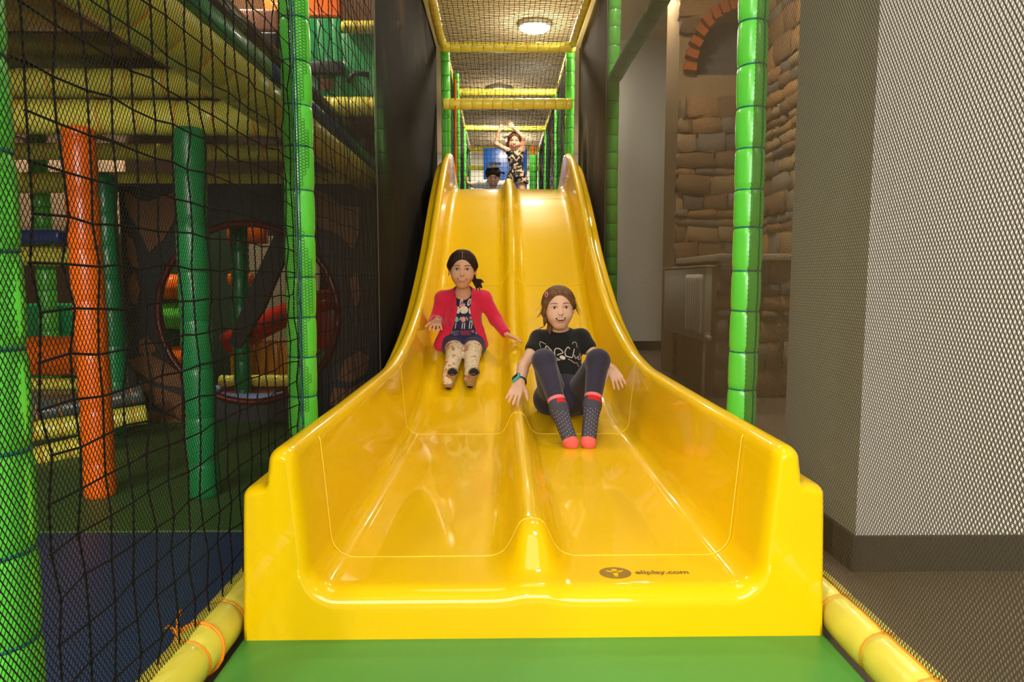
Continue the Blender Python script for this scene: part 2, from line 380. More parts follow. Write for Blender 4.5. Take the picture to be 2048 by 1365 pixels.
# stone masonry: mortar core + separate stones
M_MORTAR = mat('lime_mortar', srgb(176, 150, 112), rough=.95, bump=.5, bscale=25, vary=.15)
M_STONES = [mat('stone_%s' % n, srgb(*c), rough=.9, bump=.9, bscale=14, vary=.22, vscale=9) for n, c in
    (('tan', (176, 150, 116)), ('brown', (146, 116, 88)), ('grey', (150, 140, 128)), ('ochre', (182, 142, 98)), ('slate', (124, 116, 112)))]
M_BRICK = mat('brick_orange', srgb(206, 112, 50), rough=.9, bump=.6, bscale=20, vary=.2, vscale=12)
stone_me = []
for k in range(12):
    bm = bmesh.new(); bmesh.ops.create_cube(bm, size=1)
    bmesh.ops.subdivide_edges(bm, edges=bm.edges[:], cuts=1, use_grid_fill=True)
    rr = random.Random(k)
    for v in bm.verts:
        l = v.co.length
        v.co *= (1 - .16*max(0, l-.5)) ; v.co += Vector((rr.uniform(-.06, .06), rr.uniform(-.16, .16), rr.uniform(-.13, .13)))
    me = bpy.data.meshes.new('stone'); bm.to_mesh(me); bm.free(); me.shade_smooth(); me.materials.append(M_STONES[k % 5]); stone_me.append(me)
def masonry(parent, origin, ux, n_, W, H, skip, colrow=None):
    """rows of rough stones on a face: origin bottom corner, ux along, n_ outward"""
    ux = Vector(ux); n_ = Vector(n_); rr = random.Random(W*100); z = 0.02; cnt = 0
    while z < H-.05:
        h = rr.choice((.07, .10, .13, .16, .20)); x = rr.uniform(-.12, 0)
        while x < W:
            w_ = rr.uniform(.12, .42)
            x0 = max(x, 0); x1 = min(x+w_, W)
            c = (x0+x1)/2; cz = z+h/2
            if x1-x0 > .06 and not skip(c, cz, (x1-x0)/2, h/2) and cnt < 290:
                o = bpy.data.objects.new('stone', rr.choice(stone_me)); COL.objects.link(o); o.parent = parent; cnt += 1
                dpt = rr.uniform(.07, .12)
                p = Vector(origin)+ux*c+Vector((0, 0, cz))+n_*0.0
                o.location = p; ang = math.atan2(ux.y, ux.x)
                o.rotation_euler = (rr.uniform(-.05, .05), rr.uniform(-.07, .07), ang+rr.uniform(-.05, .05))
                o.scale = ((x1-x0)*1.0, dpt, h*1.02)
            x += w_+.012
        z += h+.012
# stone wall facing the camera, with an arched opening
SW0 = at(1350, 500, 6.6).x; SW1 = 2.36
A_bot = at(1390, 150, 6.6); arch_x0 = A_bot.x; arch_z0 = A_bot.z; arch_cx = arch_x0+.42; arch_top = at(1465, 22, 6.6).z
def arch_poly(n=24):
    return [(arch_x0+.42+.42*math.cos(math.pi-math.pi*k/n), arch_z0+(arch_top-arch_z0)*math.sin(math.pi*k/n)) for k in range(n+1)]
def arch_wall():
    ap = arch_poly(); V = []; F = []
    # wall with hole: strips from arch outline up to the top, left and right columns, below
    x0, x1 = SW0, SW1; zt = CEIL; zb = RF; Y = 6.6; mbb = MB()
    mbb.box((x0, Y, zb), (arch_x0, Y+.5, zt)); mbb.box((arch_x0, Y, zb), (x1, Y+.5, arch_z0))
    xr = arch_x0+.84
    pts = [p for p in ap]
    for a, b in zip(pts[:-1], pts[1:]):
        if a[0] >= x1: break
        mbb.add([(a[0], Y, a[1]), (b[0], Y, b[1]), (b[0], Y, zt), (a[0], Y, zt), (a[0], Y+.3, a[1]), (b[0], Y+.3, b[1])], [(0, 1, 2, 3), (0, 4, 5, 1)])
    mbb.box((xr, Y, arch_z0), (max(x1, xr+.1), Y+.5, zt))
    return mbb
sw = struct('wall_stone', arch_wall(), M_MORTAR)
struct('window_1', MB().box((arch_x0-.02, 6.88, arch_z0-.02), (arch_x0+.9, 6.92, arch_top+.05)), mat('arch_infill', srgb(120, 116, 116), rough=.8))
def skip_arch(c, cz, hw, hh):
    x = SW0+c; z = RF+cz
    if z+hh > arch_z0-.0 and x+hw > arch_x0-.02 and x-hw < arch_x0+.86:
        dx = (x-(arch_x0+.42))/(.42+hw*.9+.09); dz = max(0, (z-arch_z0))/((arch_top-arch_z0)+hh+.09)
        return dx*dx+dz*dz < 1 or z-hh < arch_z0
    return False
masonry(sw, (SW0, 6.6, RF), (1, 0, 0), (0, -1, 0), SW1-SW0, CEIL-RF, skip_arch)
# bricks of the arch ring
bme = mesh('brick', *[(lambda b: (b.v, b.f))(MB().box((-.5, -.5, -.5), (.5, .5, .5)))][0]); bme.materials.append(M_BRICK)
for k in range(17):
    a = math.pi-math.pi*(k+.5)/17; o = bpy.data.objects.new('brick', bme); COL.objects.link(o); o.parent = sw
    rx, rz_ = .42+.06, (arch_top-arch_z0)+.06
    o.location = (arch_x0+.42+rx*math.cos(a), 6.585, arch_z0+rz_*math.sin(a)); o.rotation_euler = (0, -math.atan2(rz_*math.sin(a)*.42, rx*math.cos(a)*.5) + math.pi/2, 0); o.scale = (.07, .12, .11)
ss = struct('wall_stone_side', MB().box((2.42, 2.67, RF), (2.9, 7.1, CEIL)), M_MORTAR)
masonry(ss, (2.40, 6.6, RF), (0, -1, 0), (-1, 0, 0), 1.9, CEIL-RF, lambda c, z, a, b: False)
# low stone plinth with a sill slab, radiator hung on it
pl = MB().box((1.62, 5.35, RF), (2.36, 6.55, 1.02)); pl = struct('wall_plinth', pl, M_MORTAR)
masonry(pl, (1.62, 5.35, RF), (1, 0, 0), (0, -1, 0), .74, 1.04, lambda c, z, a, b: False)
sill = MB().box((1.60, 5.28, 1.05), (2.38, 6.58, 1.10)).build('trim_1', mat('sill_stone', srgb(200, 188, 164), rough=.6), None, True, .006); sill['kind'] = 'structure'
rad = thing('radiator', 'white panel radiator under the stone window sill, seen through the right net', 'radiator')
MB().box((1.50, 5.28, .42), (1.56, 6.6, 1.00)).build('panel', M_WHITE, rad, True, .012)
for k in range(7):
    y = 5.35+k*.068; MB().tube([(1.502, y, .47), (1.490, y, .5), (1.490, y, .90), (1.502, y, .94)], .017, 8).build('rib', M_WHITE, rad)
MB().box((1.49, 5.27, 1.0), (1.57, 6.61, 1.012)).build('top_grille', M_WHITE, rad, True, .004)
MB().tube([(1.53, 5.36, .42), (1.53, 5.36, RF)], .012, 8).tube([(1.53, 5.30, .45), (1.53, 5.22, .45)], .02, 8).build('valve_pipe', M_WHITE, rad)
# ================================================================== posts and overhead beams
TOP = 3.42
P_ = lambda x, y, z0, z1, r, m, lab, grp='green padded posts', tm=M_TIET, seam=None, nm='padded_post', seg=.142: padded(nm, (x, y, z0), (x, y, z1), r, m, tm, lab, 'post', grp, seam=seam, seg=seg)
P_(-.825, .98, -.03, TOP, .052, M_GREEN, 'bright green padded post at the left edge of the photo, behind fine netting')
P_(-.78, 2.40, -.03, TOP, .050, M_GREEN, 'bright green padded post left of the slide run-out with netting laced to it', seam=(.3, -1, 0))
P_(.78, 2.40, -.03, TOP, .050, M_GREEN, 'bright green padded post right of the slide run-out', seam=(.55, -1, 0))
P_(.84, 5.75, -.03, TOP, .055, M_GREEN, 'green padded post behind the right net, halfway up the slide')
P_(-.84, 4.55, -.03, TOP, .055, M_GREEN, 'green padded post behind the left net where the olive beams end')
padded('padded_beam', (.86, 1.2, 2.55), (.86, 5.72, 2.55), .055, M_GREEN, M_TIET, 'dark green padded beam running overhead outside the right net', 'beam', seg=.3)
# tower posts (left/right pairs along the tunnel)
for i, y in enumerate((7.75, 9.4, 11.6, 13.4)):
    for sx in (-1, 1):
        place = ['at the top of the slide', 'second along the tunnel', 'third along the tunnel', 'at the far end of the tunnel'][i]
        P_(sx*(.685 if i == 0 else .70), y, (0 if i < 1 else 1.7), TOP, .05, M_GREEN, 'green padded tower post %s, %s side' % (place, 'left' if sx < 0 else 'right'), 'tunnel posts', seg=.15)
P_(-.60, 8.3, 1.8, TOP-.1, .035, M_GREEN, 'slim green padded post just inside the tunnel, left side', 'tunnel posts')
# yellow beams across the tunnel
for y, z, r, lab in ((7.62, 3.40, .050, 'highest yellow crossbar at the front of the tunnel roof net'), (7.60, 2.80, .058, 'thick yellow padded crossbar over the top of the slide with orange ties'),
                     (9.4, 3.40, .05, 'second yellow roof crossbar of the tunnel'), (11.6, 3.40, .05, 'third yellow roof crossbar of the tunnel'), (13.4, 3.40, .05, 'farthest yellow roof crossbar of the tunnel'),
                     (13.4, 3.05, .05, 'yellow crossbar behind the blue panel, upper one'), (13.4, 2.45, .05, 'yellow crossbar behind the blue panel, lower one')):
    padded('padded_crossbar', (-.70, y, z), (.70, y, z), r, M_GOLD, M_TIEO, lab, 'crossbar', 'yellow tunnel crossbars', seg=.115)
for sx in (-1, 1):
    s_ = 'left' if sx < 0 else 'right'
    for a, b, lab in ((2.6, 7.56, 'over the slide'), (7.68, 9.35, 'over the first tunnel bay'), (9.45, 11.55, 'over the second tunnel bay'), (11.65, 13.35, 'over the last tunnel bay')):
        padded('padded_roof_rail', (sx*.70, a, 3.42), (sx*.70, b, 3.42), .045, M_GOLD, M_TIEO, 'yellow padded roof rail %s, %s side' % (lab, s_), 'rail', 'yellow roof rails', seg=.13)
# orange strap hanging at the left post
MB().box((-.575, 7.55, 1.95), (-.555, 7.552, 3.05)).build('webbing_strap', M_ORANGE, None).name
o = bpy.data.objects['webbing_strap']; tag(o, 'narrow orange webbing strap hanging at the top left of the slide', 'strap')
# ================================================================== rope nets (real cords)
def cords(mbb, A, U, Vv, nu, nv, r, sag=.004, seed=1, dens=1):
    """A origin, U and V full side vectors, nu/nv number of meshes; square profile cords with a little wander, knots where they cross"""
    A = Vector(A); U = Vector(U); Vv = Vector(Vv); N_ = U.cross(Vv).normalized(); rng = np.random.RandomState(seed)
    off = rng.uniform(-sag, sag, (nu+1, nv+1, 3))
    G = [[A+U*(i/nu)+Vv*(j/nv)+Vector(off[i, j]) for j in range(nv+1)] for i in range(nu+1)]
    for i in range(nu+1): mbb.tube([G[i][j] for j in range(nv+1)], r, 4, cap=False)
    for j in range(nv+1): mbb.tube([G[i][j] for i in range(nu+1)], r, 4, cap=False)
    for i in range(nu+1):
        for j in range(nv+1):
            p = G[i][j]; k = r*2.0
            mbb.add([p+Vector(d)*k for d in ((1,0,0),(-1,0,0),(0,1,0),(0,-1,0),(0,0,1),(0,0,-1))], [(0,2,4),(2,1,4),(1,3,4),(3,0,4),(2,0,5),(1,2,5),(3,1,5),(0,3,5)])
def sheet(name, parent, x, y0, y1, z0, z1, m, layers=3, dx=.0008, ny=30, nz=16, wav=.006, seed=0, jag=None):
    V = []; F = []; UV = []
    for l in range(layers):
        b = len(V)
        for i in range(ny+1):
            for j in range(nz+1):
                y = y0+(y1-y0)*i/ny; z = z0+(z1-z0)*j/nz
                w_ = wav*math.sin(y*3.3+seed)*math.sin(z*2.1+seed*2)*math.sin(math.pi*i/ny)*math.sin(math.pi*j/nz)
                V.append((x+w_+(l-(layers-1)/2)*dx, y, z)); UV.append((y+l*.0013, z+l*.0009))
        for i in range(ny):
            for j in range(nz):
                a = b+i*(nz+1)+j; F.append((a, a+nz+1, a+nz+2, a+1))
    me = mesh(name, V, F); uv = me.uv_layers.new(name='UVMap')
    for lo in me.loops: uv.data[lo.index].uv = UV[lo.vertex_index]
    return link(name, me, m, parent)
def fine_net(label, x, y0, y1, z0, z1, m, seed=0, layers=3, rope=None, hem=True, group='fine safety nets', ny=30):
    e = thing('safety_net', label, 'net', group)
    sheet('mesh_fabric', e, x, y0, y1, z0, z1, m, layers=layers, seed=seed, ny=ny)
    if hem:
        mbb = MB(); n = 40
        mbb.tube([(x, y0+(y1-y0)*k/n, z0+.003*math.sin(k*1.7)) for k in range(n+1)], .004, 5)
        mbb.tube([(x, y1, z0+(z1-z0)*k/n) for k in range(n+1)], .004, 5)
        mbb.build('hem_cord', M_BUNGEE, e)
    if rope:
        ya, yb, pitch = rope; mbb = MB()
        cords(mbb, (x-.012, ya, z0), (0, yb-ya, 0), (0, 0, z1-z0), int((yb-ya)/pitch), int((z1-z0)/pitch), .0021, .006, seed+3)
        o = mbb.build('rope_grid', M_ROPE, e, smooth=False); o['kind'] = 'stuff'
    return e
fine_net('black knitted net left of the mat, between the edge post and the next green post', -.772, .25, 2.352, .10, 3.40, M_NET, 1, rope=(1.045, 2.34, .074), layers=2)
fine_net('black knitted net along the left side of the slide, just beyond the bright green post', -.775, 2.445, 3.90, .02, 3.40, M_NET, 2, layers=2, rope=(2.46, 3.88, .074))
fine_net('dense black knitted net beside the steep left side of the slide', -.775, 3.92, 7.62, .02, 3.40, M_NET, 6, layers=7)
fine_net('knitted net, coloured as lit by flash, right of the mat, in front of the plaster pillar', .772, .25, 2.36, .10, 3.40, M_NETR, 3, layers=2)
fine_net('knitted net, coloured as lit by flash, along the right side of the slide, just beyond the bright green post', .775, 2.45, 5.66, .02, 3.40, M_NETR, 4, layers=3)
fine_net('dense knitted net, coloured as lit by flash, beside the steep right side of the slide', .775, 5.68, 7.62, .02, 3.40, M_NETR, 8, layers=7)
# ragged cut edge of the net overlapping the left post (open hexagon mesh) and lime tie tails
e = thing('net_edge', 'ragged teal and black net edge laced over the left green post', 'net edge')
mbb = MB(); rr = random.Random(3); Rr = .00595; j_ = 0; wdt = 3; z = .45
while z < 2.9:
    if j_ % 3 == 0: wdt = max(1, min(5, wdt+rr.choice((-1, 0, 0, 1))))
    for c in range(wdt):
        x_ = -.774+1.5*Rr*c; zz = z+(.866*Rr if c % 2 else 0)
        pts = []
        for q in range(7):
            a_ = math.pi/3*q; X_ = x_+Rr*math.cos(a_); pts.append((X_, 2.40-math.sqrt(max(0, .0535**2-(X_+.78)**2)), zz+Rr*math.sin(a_)))
        mbb.tube(pts, .0007, 3, cap=False)
    z += 1.732*Rr; j_ += 1
mbb.build('loops', M_ROPE, e, smooth=False)['kind'] = 'stuff'
mbb = MB(); z = .4
pts = []
while z < 3.3:
    pts.append((-.772+rr.uniform(-.002, .006), 2.338, z)); z += .03
mbb.tube(pts, .0022, 5); mbb.build('lacing_cord', M_TIET, e)
def roof(name, label, x0, x1, y0, y1, z, pitch, seed, zs=None):
    mbb = MB(); nu = max(2, int((x1-x0)/pitch)); nv = max(2, int((y1-y0)/pitch))
    cords(mbb, (x0, y0, z), (x1-x0, 0, 0), (0, y1-y0, 0), nu, nv, .0025, .005, seed)
    o = mbb.build(name, M_ROPE, None, smooth=False); tag(o, label, 'net', 'black roof nets'); return o
roof('roof_net', 'black square mesh roof net above the steep part of the slide', -.66, .66, 3.0, 7.58, 3.41, .046, 11)
roof('roof_net', 'black roof net over the first bay of the tunnel', -.66, .66, 7.66, 9.36, 3.40, .046, 12)
roof('roof_net', 'black roof net over the second bay of the tunnel', -.66, .66, 9.44, 11.56, 3.40, .05, 13)
roof('roof_net', 'black roof net over the last bay of the tunnel', -.66, .66, 11.64, 13.36, 3.40, .05, 14)
mbb = MB(); cords(mbb, (-.62, 8.02, 1.84), (1.24, 0, 0), (0, 0, 1.5), 26, 30, .0017, .005, 15)
o = mbb.build('curtain_net', M_ROPE, None, smooth=False); tag(o, 'thin black net hanging across the tunnel in front of the two far children', 'net')
for sx in (-1, 1):
    s_ = 'left' if sx < 0 else 'right'
    fine_net('dark side net of the tunnel beyond the slide, %s side' % s_, sx*.68, 7.85, 13.35, 1.83, 3.40, M_NET, 20+sx, layers=3, hem=False, group='tunnel side nets', rope=(7.9, 13.3, .09))
# tunnel deck
pad('tunnel_deck', (-.72, 7.62, 1.72), (.72, 14.3, 1.80), M_NAVYP, 'padded deck on which the two far children play, behind the slide lip', 'deck')
# blue end panel with a slot
bp = thing('foam_divider', 'blue foam panel with a dark slot behind the far girl', 'panel')
x0 = at(967, 300, 12.6).x; x1 = at(1054, 300, 12.6).x
MB().box((x0, 12.6, 1.80), (x1, 12.72, at(1000, 296, 12.6).z)).build('panel', M_BLUE, bp, True, .02)
a_ = at(978, 324, 12.59); b_ = at(1002, 330, 12.59)
MB().add([(a_.x, 12.592, a_.z), (b_.x, 12.592, a_.z-.01), (b_.x, 12.592, b_.z+.01), (a_.x, 12.592, b_.z)], [(0, 3, 2, 1)]).build('slot', M_BLACK, bp, False)
a_ = at(1001, 344, 12.59)
MB().tube([(a_.x-.06, 12.59, a_.z+.02), (a_.x, 12.59, a_.z), (a_.x+.08, 12.59, a_.z-.03)], .012, 6).build('grip', M_BLACK, bp)
padded('padded_post', (x1+.1, 12.5, 1.8), (x1+.1, 12.5, 3.3), .03, M_ORANGE, M_TIEO, 'thin orange padded post right of the blue panel', 'post')
P_(.50, 12.3, 1.8, 3.1, .07, M_GREEN, 'green padded post right of the blue panel in the tunnel', 'tunnel posts')
# ================================================================== left play structure (seen through the net)
EX = -.93
padded('padded_beam', (EX, 1.15, 1.53), (EX, 4.98, 1.53), .075, M_LIME, M_TIEO, 'yellow padded beam running back outside the left net at platform height', 'beam', seg=.16)
pad('platform_edge', (EX-.10, 1.15, 1.63), (EX+.02, 2.6, 1.70), M_DGREEN, 'green padded edge strip on top of the yellow platform beam, near part', 'edge pad')
pad('platform_edge', (EX-.10, 2.6, 1.63), (EX+.02, 4.98, 1.70), M_NAVYP, 'dark blue padded edge strip on the platform beam, beyond the green post', 'edge pad')
def cross(y, z, r, lab, m=M_LIME, x0=-4.2, x1=EX-.05, seg=.16):
    return padded('padded_beam', (x0, y, z), (x1, y, z), r, m, M_TIEO, lab, 'beam', 'yellow cross beams of the left structure', seg=seg)
cross(2.84, 1.55, .068, 'yellow cross beam resting on the orange and green posts')
cross(3.05, 1.74, .06, 'dim yellow beam just above and behind the front cross beam')
cross(4.62, 1.54, .068, 'yellow cross beam above the animal face panel')
cross(4.2, 1.66, .05, 'dim yellow beam above the rear cross beam')
dk = thing('platform_deck', 'brown and orange padded deck underside of the left platform, top left of the photo', 'deck')
M_DECKO = vinyl('deck_orange', (150, 78, 24)); M_DECKB = vinyl('deck_brown', (84, 62, 34))
rr = random.Random(5); k = 0
for xi in range(6):
    for yi in range(5):
        if yi >= 3 and False: continue
        x = -1.03-.55*(xi+1); y = 1.2+.75*yi; 
        MB().box((x+.006, y+.006, 1.83), (x+.544, y+.744, 1.89)).build('deck_panel', M_DECKO if rr.random() < .4 else M_DECKB, dk, True, .01)
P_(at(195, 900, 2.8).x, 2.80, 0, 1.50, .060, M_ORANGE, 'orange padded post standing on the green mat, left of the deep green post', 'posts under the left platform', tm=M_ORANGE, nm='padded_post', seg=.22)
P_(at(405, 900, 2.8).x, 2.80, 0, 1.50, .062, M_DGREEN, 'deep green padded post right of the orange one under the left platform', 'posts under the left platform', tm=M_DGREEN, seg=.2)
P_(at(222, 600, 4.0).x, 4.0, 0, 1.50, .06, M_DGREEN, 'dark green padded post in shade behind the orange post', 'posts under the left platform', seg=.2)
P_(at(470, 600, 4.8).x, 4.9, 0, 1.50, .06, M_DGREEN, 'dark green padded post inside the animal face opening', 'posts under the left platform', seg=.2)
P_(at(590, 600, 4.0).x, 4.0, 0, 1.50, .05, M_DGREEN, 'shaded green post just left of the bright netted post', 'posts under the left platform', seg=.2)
P_(-3.3, 4.9, 0, 3.4, .06, M_GREEN, 'green padded post at the far left, behind the edge post', 'posts of the left structure')
# animal face panel with a round mouth
YP = 4.3
fp = thing('face_panel', 'dark grey board cut as an animal face with a round mouth to crawl through', 'panel')
pxX = lambda u, v: (at(u, v, YP).x, at(u, v, YP).z)
c0 = pxX(497, 628); R0 = .56
xl, xr_ = pxX(248, 600)[0], -.86; zt = 1.49
def board():
    mbb = MB(); n = 64; V = []; F = []
    outer = []
    for k in range(n):
        a = 2*math.pi*k/n; d = (math.cos(a), math.sin(a))
        t = 9
        if d[0] > 1e-6: t = min(t, (xr_-c0[0])/d[0])
        if d[0] < -1e-6: t = min(t, (xl-c0[0])/d[0])
        if d[1] > 1e-6: t = min(t, (zt-c0[1])/d[1])
        if d[1] < -1e-6: t = min(t, (0-c0[1])/d[1])
        outer.append((c0[0]+d[0]*t, c0[1]+d[1]*t))
    # pull corners
    for (cx, cz) in ((xl, 0), (xl, zt), (xr_, 0), (xr_, zt)):
        j = min(range(n), key=lambda q: (outer[q][0]-cx)**2+(outer[q][1]-cz)**2); outer[j] = (cx, cz)
    for s_ in (0, .05):
        for k in range(n):
            a = 2*math.pi*k/n; V.append((c0[0]+R0*math.cos(a), YP+s_, c0[1]+R0*1.0*math.sin(a)))
        for k in range(n): V.append((outer[k][0], YP+s_, outer[k][1]))
    for k in range(n):
        q = (k+1) % n
        F += [(k, q, n+q, n+k), (2*n+k, 3*n+k, 3*n+q, 2*n+q), (k, 2*n+k, 2*n+q, q), (n+k, n+q, 3*n+q, 3*n+k)]
    return mbb.add(V, F)
board().build('board', M_DARK, fp, False)
mbb = MB(); mbb.tube([(c0[0]+R0*math.cos(2*math.pi*k/48), YP-.005, c0[1]+R0*math.sin(2*math.pi*k/48)) for k in range(49)], .022, 8); mbb.build('mouth_rim', vinyl('rim_dark_red', (96, 22, 16)), fp)
def cutout(name, pts, m, y=YP-.02, th=.018, parent=None):
    n = len(pts); P3 = [pxX(*p) for p in pts]
    V = [(x, y, z) for x, z in P3]+[(x, y+th, z) for x, z in P3]
    F = [tuple(range(n)), tuple(range(2*n-1, n-1, -1))]+[(k, (k+1) % n, n+(k+1) % n, n+k) for k in range(n)]
    bm = bmesh.new(); vs = [bm.verts.new(v) for v in V]
    for f in F: bm.faces.new([vs[i] for i in f])
    bmesh.ops.recalc_face_normals(bm, faces=bm.faces[:]); me = bpy.data.meshes.new(name); bm.to_mesh(me); bm.free()
    return link(name, me, m, parent or fp, smooth=False)
cutout('ear', [(252, 385), (262, 388), (280, 402), (300, 404), (330, 393), (352, 385), (352, 440), (330, 480), (302, 505), (290, 480), (268, 440), (254, 415)], M_BROWN)
cutout('ear', [(632, 380), (655, 390), (680, 412), (722, 415), (718, 470), (708, 500), (680, 470), (640, 455), (632, 440)], M_BROWN)
for P in ([(260, 720), (300, 708), (330, 722), (362, 745), (366, 775), (330, 770), (300, 757), (275, 740)], [(280, 760), (310, 772), (345, 783), (366, 792), (366, 838), (330, 822), (302, 800)],
          [(284, 828), (310, 822), (345, 832), (366, 842), (366, 856), (330, 856), (300, 846)], [(258, 560), (272, 545), (284, 580), (276, 612), (262, 600)],
          [(282, 680), (298, 672), (316, 700), (300, 712), (282, 705)], [(256, 470), (270, 480), (282, 540), (268, 535), (258, 510)],
          [(690, 720), (715, 700), (740, 712), (735, 745), (700, 765), (676, 760)], [(668, 775), (700, 778), (730, 760), (728, 800), (690, 815), (660, 808)], [(700, 560), (715, 545), (724, 590), (712, 620)]):
    cutout('stripe', P, M_BROWN)
dw = pad('dark_backing', (at(285, 600, 5.5).x, 5.5, 0.0), (at(497, 600, 5.5).x, 5.56, 1.5), mat('dark_backing_green', srgb(30, 66, 44), rough=.6), 'dark green backing panel added to darken the mouth opening', 'wall')  # added panel, its dark colour keeps the opening's interior dark
# a slanted dark brace inside the mouth
cutout('brace', [(560, 430), (590, 455), (520, 620), (470, 700), (448, 690), (500, 560)], M_BLACK, y=YP+.06, th=.05)
# things seen inside and beyond the mouth
def roller(u0, u1, v, Y, r, m, lab, nm='foam_roller', grp='foam rollers beyond the face panel'):
    a = at(u0, v, Y); b = at(u1, v, Y)
    padded(nm, (a.x, Y, a.z), (b.x, Y, a.z), r, m, m, lab, 'roller', grp, seg=.12, ties=False)
roller(300, 372, 575, 5.4, .10, M_ORANGE, 'orange foam roller in the mouth opening, uppermost')
roller(300, 372, 632, 5.4, .105, M_GREEN, 'green foam roller in the mouth opening between two orange ones')
roller(300, 385, 717, 5.4, .10, M_ORANGE, 'orange foam roller in the mouth opening, lowest')
roller(440, 590, 762, 5.0, .045, M_LIME, 'yellow padded roller above the blue pool rim', grp=None)
pad('foam_block', (at(452, 470, 5.4).x, 5.4, at(452, 490, 5.6).z), (at(530, 470, 5.4).x, 5.5, at(452, 448, 5.6).z), M_ORANGE, 'orange foam block high in the mouth opening', 'block')
pad('foam_block', (at(452, 530, 5.4).x, 5.4, at(452, 570, 5.6).z), (at(500, 530, 5.4).x, 5.5, at(452, 548, 5.6).z), M_ORANGE, 'small orange foam block below the high one', 'block')
pn = thing('panel_wall', 'amber yellow padded wall under the red chute inside the mouth', 'panel')
xa, xb = at(470, 700, 5.3).x, at(640, 700, 5.3).x; za, zb_ = at(470, 750, 5.3).z, at(470, 678, 5.3).z
for k in range(7):
    x = xa+(xb-xa)*k/7; MB().box((x+.004, 5.18, za), (x+(xb-xa)/7-.004, 5.24, zb_)).build('panel', M_AMBER, pn, True, .012)
ch = thing('red_chute', 'glossy red chute curving behind the face panel mouth', 'chute')
pts = [at(455, 690, 5.1), at(500, 665, 5.1), at(560, 635, 5.1), at(640, 605, 5.1), at(720, 590, 5.1)]
MB().tube(pts, .09, 16).build('tube', M_RED, ch)
MB().box((at(630, 610, 5.05).x, 5.05, at(630, 700, 5.05).z), (at(672, 610, 5.05).x, 5.2, at(630, 590, 5.05).z)).build('side', M_RED, ch, True, .02)
# blue oval rim
e = thing('ball_pool', 'pale blue round pool rim on the mat inside the mouth opening', 'pool')
pc = at(520, 785, 4.9)
mbb = MB(); mbb.tube([(pc.x+.36*math.cos(2*math.pi*k/32), 4.95+.3*math.sin(2*math.pi*k/32), pc.z) for k in range(33)], .035, 10); mbb.build('rim', mat('pool_blue', srgb(150, 175, 220), rough=.4), e)
mbb = MB(); mbb.tube([(pc.x, 4.95, 0.0), (pc.x, 4.95, pc.z)], .34, 24); mbb.build('side', M_RED, e)
# bright netted wall far behind, and the dark backdrop added around it
struct('wall_dark_backdrop', MB().box((-8.0, 10.0, 0), (-1.0, 10.1, CEIL)), mat('backdrop_brown', srgb(84, 62, 44), rough=.9))
struct('wall_far_cream', MB().box((-3.75, 9.5, 0), (-2.6, 9.6, 1.5)), mat('far_cream_paint', srgb(246, 226, 190), rough=.9))
# far left things
pad('foam_bar', (-4.6, 4.6, 1.14), (-3.0, 4.8, 1.23), M_NAVYP, 'dark blue foam bar left of the orange post, over a yellow beam', 'bar')
cross(4.7, 1.06, .065, 'low yellow beam under the dark blue foam bar, left of the orange post', x0=-4.6, x1=-2.75)
pad('wall_board', (-4.6, 5.6, 1.25), (-3.1, 5.66, 1.9), mat('tan_board', srgb(190, 160, 126), rough=.8), 'pale tan board above the dark blue foam bar', 'board')
roll = thing('dimpled_roll', 'orange dimpled foam roll on a yellow base at the far left', 'roll')
a = at(60, 712, 4.6); b = at(185, 712, 4.6)
n_, m2 = 34, 24; V = []; F = []
for i in range(n_+1):
    for k in range(m2):
        an = 2*math.pi*k/m2; R_ = .135*(1 - .10*max(0, math.sin(i*1.6)*math.sin(k*math.pi*2/4+i))) * (1 if 1 < i < n_ else (.6 if i in (0, n_) else .92)); V.append((a.x+(b.x-a.x)*i/n_, 4.6+R_*math.cos(an), a.z+R_*math.sin(an)))
for i in range(n_):
    for k in range(m2): F.append((i*m2+k, i*m2+(k+1) % m2, (i+1)*m2+(k+1) % m2, (i+1)*m2+k))
F += [tuple(range(m2)), tuple(n_*m2+k for k in range(m2-1, -1, -1))]
link('roll', mesh('roll', V, F), M_ORANGE, roll)
a = at(62, 766, 4.6); padded('padded_tube', (a.x, 4.55, a.z), (at(185, 766, 4.6).x, 4.55, a.z), .04, M_LIME, M_TIEO, 'yellow tube under the orange dimpled roll', 'tube', seg=.12)
pad('foam_block', (at(40, 640, 5.0).x, 5.0, 0.0), (at(185, 640, 5.0).x, 5.15, at(100, 608, 5.0).z), M_DGREEN, 'green cushion block behind the orange dimpled roll', 'block')
pad('base_block', (at(55, 766, 4.6).x, 4.5, 0.0), (at(185, 766, 4.6).x, 4.62, at(62, 766, 4.6).z-.038), M_GREY, 'low grey foam base under the yellow tube at the far left', 'block')
for k, (v0, v1, Y, mm, lab) in enumerate(((835, 800, 3.75, M_GREY, 'grey padded step tube under the dimpled roll, highest step'), (868, 842, 3.55, M_LIME, 'dim yellow padded step tube, middle step at the far left'), (925, 905, 3.3, M_LIME, 'dim yellow padded step tube, lowest step beside the orange post'))):
    a = at(40, v0, Y); bq = at([240, 245, 150][k], v1, Y)
    padded('step_tube', (a.x, Y, a.z), (bq.x, Y+.25, bq.z-.01), .055, mm, M_TIEO, lab, 'step', 'step tubes', seg=.12)
pad('ramp_block', (at(30, 800, 4.1).x, 4.05, 0.0), (at(180, 800, 4.1).x, 4.35, at(100, 795, 4.1).z), M_GREY, 'grey foam ramp block behind the step tubes', 'block')
